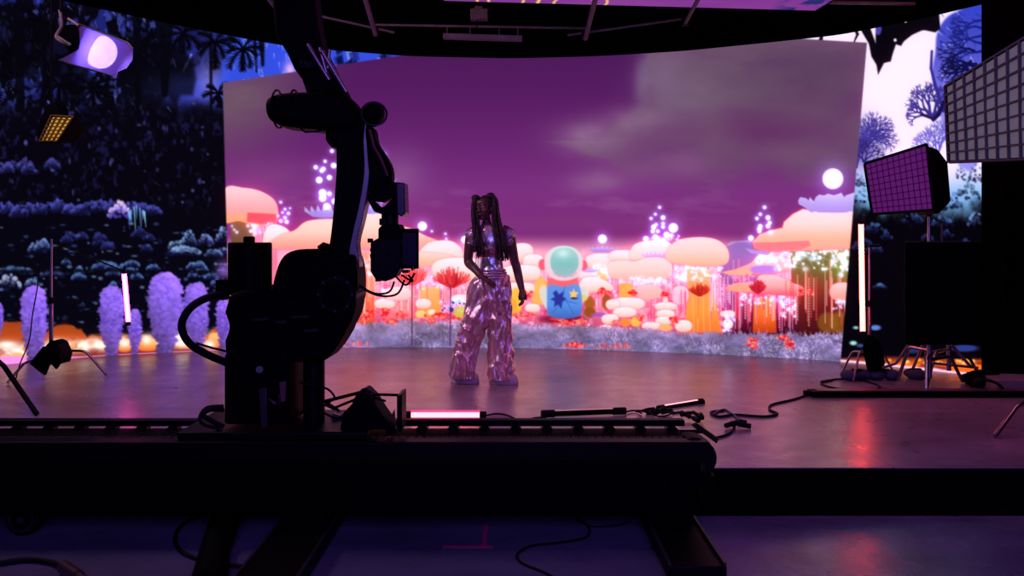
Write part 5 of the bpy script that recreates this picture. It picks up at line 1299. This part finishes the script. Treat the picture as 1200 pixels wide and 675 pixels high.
# orange lamp
crl = crate_panel('egg_crate_lamp', (P(62, 136, 7.2), P(88, 137, 7.0), P(69, 166, 7.0), P(48, 166, 7.2)), 4, 7, emit('amber_face', (.95, .52, .05), .62), mat('amber_grid', (.18, .10, .02), .6), .16, 'small amber glowing lamp with egg-crate grid hung at the left below the violet lamp', 'lamp', grid_w=.006, cell=.02)
pa = P(60, 128, 7.3); MB().cyl(pa, (pa.x, pa.y, 5.4), .012, 8).build('hanger', M_metal_blk, crl[0])
MB().outline([(46, 140), (54, 122), (66, 120), (70, 134), (56, 150), (42, 166)], 7.22, 7.4).build('ballast', M_black, crl[0], bevel=.02)
# magenta soft panel on its stand
M_mag = emit('dim_magenta_face', (.085, .003, .10), 1.0)  # purple tone of the panel face put in as emission
mg, q2 = crate_panel('soft_panel', (P(1013, 192, 7.3), P(1086, 169, 7.1), P(1094, 246, 7.1), P(1022, 251, 7.3)), 11, 9, M_mag, mat('dark_violet_grid', (.02, .003, .025), .8, spec=.0), .34, 'square soft panel with a dim purple face on a stand at the right', 'lamp', grid_w=.005, cell=.006)
MB().outline([(1086, 170), (1100, 174), (1112, 190), (1116, 236), (1100, 252), (1094, 247)], 7.14, 7.5).build('rear_box', M_black, mg, bevel=.03)
bs = G(1110, 449)
s2 = stand('chrome stand carrying the dim purple soft panel at the right', Vector((P(1089, 449, 7.4).x, 7.4, 0)), P(1089, 250, 7.4).z, [(.30, G(1086, 461)), (.26, G(1128, 449)), (.34, G(1052, 447))], r=.015)
MB().cyl(P(1088, 250, 7.4), P(1088, 243, 7.3), .03, 12).build('head_clamp', M_metal_blk, s2)
# big grey egg-crate softbox
m_f = mat('grey_white_silk', (.22, .23, .26), .8, bump=.5, bscale=14, emis=(.50, .54, .60), estr=.10)  # faint emission stands for light falling on the switched-off silk
gb, q3 = crate_panel('softbox', (P(1109, 101, 6.4), P(1262, 8, 4.9), P(1262, 184, 4.9), P(1113, 190, 6.4)), 11, 8, m_f, mat('grey_silk_grid', (.10, .105, .115), .9, bump=.5, bscale=30, spec=.1), .5, 'large grey softbox with egg-crate grid jutting in at the upper right', 'softbox', grid_w=.013, cell=.018)
bs3 = Vector((5.1, 6.5, 0))
s3 = stand('black stand beyond the right edge carrying the large grey softbox', bs3, 2.0, [(.3, bs3 + Vector((-.5, -.4, 0))), (.26, bs3 + Vector((.6, 0, 0))), (.34, bs3 + Vector((0, .7, 0)))], r=.016, M=M_metal_blk)
MB().cyl((5.1, 6.5, 1.98), (4.0, 6.0, 2.0), .016, 12).build('boom', M_metal_blk, s3)
# pipes of the stand at the far right whose leg shows
s4 = thing('apple_box', G(1188, 461), 'pinkish grey wooden box lying on the stage at the far right edge', 'box')
MB().box(G(1173, 462), G(1240, 462) + Vector((0, .35, .12)), Matrix.Rotation(-.12, 3, 'Z')).build('box', mat('pinkish_plywood', (.20, .13, .15), .7), s4, bevel=.008)
# right stand beside the red tube
rb = G(1019, 440)
s5 = stand('thin chrome stand with T-bar beside the tall red tube light', rb, P(1019, 287, rb.y).z, [(.22, G(987, 437)), (.26, G(1000, 448)), (.18, G(1047, 437))], r=.011)
MB().cyl(P(1013, 288, rb.y), P(1031, 288, rb.y), .014, 10).build('crossbar', M_metal_blk, s5)
MB().cyl(P(1019, 287, rb.y), P(1011, 300, 7.97), .007, 8).build('tube_clamp', M_metal_blk, s5)
s6 = stand('chrome stand with slanting legs behind the black flag at the right', G(1112, 447), 1.15, [(.30, G(1086, 456)), (.36, G(1068, 438)), (.22, G(1150, 446))], r=.014)
for (a, b, yy, r) in (((1068, 399), (1050, 426), 7.7, .012), ((1050, 426), (1034, 431), 7.7, .012), ((1085, 402), (1086, 442), 7.75, .016), ((1080, 401), (1088, 413), 7.72, .011), ((1086, 413), (1112, 409), 7.72, .010), ((1115, 404), (1136, 428), 7.7, .014), ((1136, 428), (1146, 432), 7.7, .010), ((1086, 425), (1146, 431), 7.74, .012)):
    MB().cyl(P(*a, yy), P(*b, yy), r, 10).build('brace', M_rig, s6)
# sandbags, limp black cloth
M_bag = mat('dark_blue_canvas', (.022, .024, .07), .8, bump=.4, bscale=40)
def sandbag(px, py, wd, label, rot=0.0):
    c_ = G(px, py); t = thing('sandbag', c_, label, 'sandbag', None); R_ = Matrix.Rotation(rot, 3, 'Z')
    for s_ in (-1, 1):
        mb = MB(); mb.ball(c_ + R_ @ Vector((s_ * wd * .62, s_ * .02, .045)), (wd * .72, .10, .05), R_, 20, 12); mb.build('pouch', M_bag, t)
    MB().box(c_ + Vector((-.05, -.02, .075)), c_ + Vector((.05, .02, .10))).build('handle', M_cloth_blk, t, bevel=.005)
sandbag(1004, 445, .12, 'dark blue sandbag on the foot of the thin stand by the red tube light', .1)
sandbag(1036, 445, .11, 'rounder blue sandbag right of the thin stand, nearer the black flag', -.3)
sandbag(1073, 444, .07, 'small upright blue sandbag between the stand legs at the right', .9)
sandbag(1140, 449, .08, 'grey-blue sandbag at the foot of the black curtain', .3)
jk = thing('black_jacket', P(1024, 432, 7.9), 'black cloth slung low over the thin stand by the red tube light', 'cloth')
mb = MB()
rows = []
for (y_, x0, x1) in ((393, 1016, 1022), (400, 1012, 1030), (412, 1011, 1034), (424, 1014, 1037), (434, 1016, 1034)):
    rows.append([P((x0 + x1) / 2, y_, 7.92) + Vector((math.cos(k * .628) * (x1 - x0) / 2 * .0079, math.sin(k * .628) * .06 * (1 + .3 * math.sin(k * 3)), 0)) for k in range(10)])
mb.loft(rows).build('cloth', M_cloth_blk, jk)
# black flag
fg = thing('black_flag', P(1107, 402, 7.188), 'large square black cloth flag screening the right side of the video wall', 'flag')
MB().box(P(1061, 403, 7.18), P(1151, 284, 7.195)).build('cloth', M_cloth_blk, fg)
mb = MB()
for a, b in (((1061, 284), (1151, 284)), ((1061, 403), (1151, 403)), ((1061, 284), (1061, 403)), ((1151, 284), (1151, 403))): mb.cyl(P(*a, 7.188), P(*b, 7.188), .008, 8)
mb.build('frame', M_metal_blk, fg)
MB().cyl(P(1104, 262, 7.188), P(1104, 284, 7.188), .01, 8).build('pin', M_grey, fg)
# black curtain on the right
cu = thing('black_curtain', (5.6, 7.95, 0), 'floor-length black curtain closing off the right side of the stage', 'curtain')
mb = MB(); n = 90; topz = 5.3
xs = [P(1151.5, 300, 7.95).x + i * (4.3 / n) for i in range(n + 1)]
f1 = [(x_, 7.95 + .05 * math.sin(i * 1.15)) for i, x_ in enumerate(xs)]
vs = []; fs = []
for (x_, y_) in f1: vs += [(x_, y_, .004), (x_, y_, topz), (x_, y_ + .02, topz), (x_, y_ + .02, .004)]
for i in range(n):
    for k in range(4): fs.append((4 * i + k, 4 * i + (k + 1) % 4, 4 * i + 4 + (k + 1) % 4, 4 * i + 4 + k))
fs += [(0, 1, 2, 3), tuple(4 * n + k for k in (3, 2, 1, 0))]
mb.add(vs, fs).build('drape', M_cloth_blk, cu)
MB().cyl((xs[0] - .02, 7.96, topz + .02), (xs[-1], 7.96, topz + .02), .02, 10).build('rail', M_metal_blk, cu)
bag2 = thing('equipment_bag', G(1160, 452), 'soft black bag slumped at the foot of the black curtain', 'bag')
MB().ball(G(1160, 456) + Vector((0, .1, .07)), (.17, .12, .085), None, 22, 12).build('bag', M_cloth_blk, bag2)
MB().tube(smooth_path([G(1140, 450, .04), G(1146, 445, .14), G(1166, 448, .13), G(1178, 458, .02)], 5), .012, 8).build('strap', M_rubber, bag2)
# stand leg at the far right edge
s7 = stand('chrome stand at the far right edge, one bent leg reaching onto the stage', G(1235, 500), 2.0, [(.20, G(1166, 514)), (.26, G(1300, 505)), (.23, G(1240, 480))], r=.016)
# long black batten
bn = thing('led_batten', G(1080, 466), 'long low black batten lying on the stage at the right, before the curtain', 'light fixture')
ya = G(1000, 466.5).y; xa = G(952, 466).x
MB().box((xa, ya, .0), (xa + 3.2, ya + .16, .05)).build('housing', M_black, bn, bevel=.006)
MB().box((xa + .05, ya + .03, .05), (xa + 3.15, ya + .13, .056)).build('lit_top_strip', mat('dark_red_lit_top', (.10, .03, .04), .3), bn)  # dark red strip put in for the reddish light along the top
MB().cyl((xa, ya + .08, .03), (xa - .05, ya + .09, .03), .02, 12).build('plug', M_rubber, bn)

def cable(name, pts, r, label, z=0.0, m=None, cat='cable', group=None):
    ob = MB().tube(smooth_path([G(a, b, z + r + (c_[0] if c_ else 0)) for a, b, *c_ in pts], 7), r, 10).build(name, m or M_rubber)
    return tag(ob, label, cat, group)
cable('power_cable', [(948, 462), (930, 468), (905, 474), (902, 480), (911, 485), (895, 488), (862, 486), (842, 488), (833, 483), (848, 481)], .009, 'black cable snaking over the stage from the long batten toward the track end')
cable('power_cable', [(834, 486), (848, 480), (858, 485), (866, 492)], .008, 'short bluish cable ending in the plug cluster beyond the track end', m=mat('blue_cable', (.03, .03, .12), .5))
cable('power_cable', [(861, 498), (858, 505), (850, 510), (838, 513)], .008, 'short dark cable curling from the plug cluster back to the track end')
cable('power_cable', [(962, 447), (985, 444), (1010, 446), (1030, 452), (1026, 456), (1000, 457), (975, 454), (962, 449), (975, 446)], .008, 'black cable coiled in a flat loop in front of the thin stand')
cable('power_cable', [(600, 492), (612, 494), (626, 490), (640, 489)], .007, 'thin cable between the glowing pink tube and the dark tube on the stage')
def plugs(name, c_, n, label, seed, sp=.05, m=M_rubber):
    t = thing(name, c_, label, 'connectors'); r_ = random.Random(seed)
    for i in range(n):
        a = r_.uniform(0, 3.14); p = Vector(c_) + Vector((r_.uniform(-sp, sp), r_.uniform(-sp, sp) * .8, .022 + r_.uniform(0, .025))); d = Vector((math.cos(a), math.sin(a), r_.uniform(-.1, .2))) * r_.uniform(.025, .05)
        MB().cyl(p - d, p + d, r_.uniform(.013, .02), 12).build('plug', m, t, bevel=.002)
    return t
plugs('plug_cluster', G(863, 501), 5, 'small knot of black cable connectors on the stage beyond the track end', 2)
plugs('plug_cluster', G(812, 494), 6, 'bunch of black connectors just behind the right end of the track', 5, .07)
plugs('clamp_cluster', G(770, 486), 6, 'black clamp and cable bundle at the left end of the askew tube light', 8, .08)
for i, (cx, cy, rr) in enumerate(((757, 484, .075), (764, 486, .06), (775, 489, .085))):
    c_ = G(cx, cy, .02)
    tag(MB().tube([c_ + Vector((math.cos(q) * rr, math.sin(q) * rr * .8, .015 + .012 * math.sin(q * 2 + i) + i * .008)) for q in np.linspace(0, 6.283, 30)], .006, 8, cap=False).build('cable_coil', M_rubber),
        ['leftmost small black cable loop by the clamp bundle on the stage', 'middle small black cable loop by the clamp bundle on the stage', 'widest black cable loop in front of the clamp bundle on the stage'][i], 'cable')
cable('power_cable', [(788, 484), (800, 483), (808, 488)], .007, 'short black cable joining the clamp bundle to the connector bunch')
# studio floor cables and tape
F = FLOOR_Z
cable('floor_cable', [(236, 604), (215, 614), (205, 630), (212, 646), (235, 656), (262, 662), (290, 664)], .010, 'black cable looping on the studio floor left of the slanted track foot', F)
cable('floor_cable', [(676, 606), (690, 618), (686, 630), (655, 636), (622, 640), (606, 650), (612, 660), (640, 672), (660, 684)], .006, 'thin cable winding over the blue studio floor below the track', F)
cable('floor_cable', [(676, 610), (695, 617), (720, 616), (738, 612)], .005, 'very thin cable on the studio floor against the right track foot', F)
cb = cable('floor_cable', [(-40, 668), (0, 660), (35, 656), (62, 660), (76, 667)], .013, 'thick black cable ending in a connector at the bottom left of the studio floor', F)
MB().cyl(G(74, 664, F + .03), G(92, 676, F + .03), .028, 16).cyl(G(92, 676, F + .03), G(102, 684, F + .03), .022, 14).build('connector', mat('dark_red_connector', (.05, .02, .025), .4), cb)
cb_c = [o for o in COL.objects if o.name.startswith('connector')][-1]
cb_c.parent = None; cb_c.parent = cb; 
tp = thing('tape_mark', G(567, 640, F), 'pink tape cross mark stuck on the blue studio floor below the track', 'tape')
M_tape = mat('pink_tape', (.55, .03, .14), .5)
a_, b2 = G(519, 641, F), G(578, 641, F)
MB().box((a_.x, a_.y - .012, F + .001), (b2.x, a_.y + .012, F + .003)).build('strip', M_tape, tp)
x_ = G(567, 640, F).x
MB().box((x_ - .012, a_.y - .01, F + .0035), (x_ + .012, G(567, 616, F).y, F + .005)).build('strip', M_tape, tp)
tag(MB().box(G(205, 455) + Vector((0, 0, .001)), G(205, 455) + Vector((.02, .02, .004))).build('tape_scrap', M_tape), 'tiny red tape scrap on the stage left of the robot', 'tape')
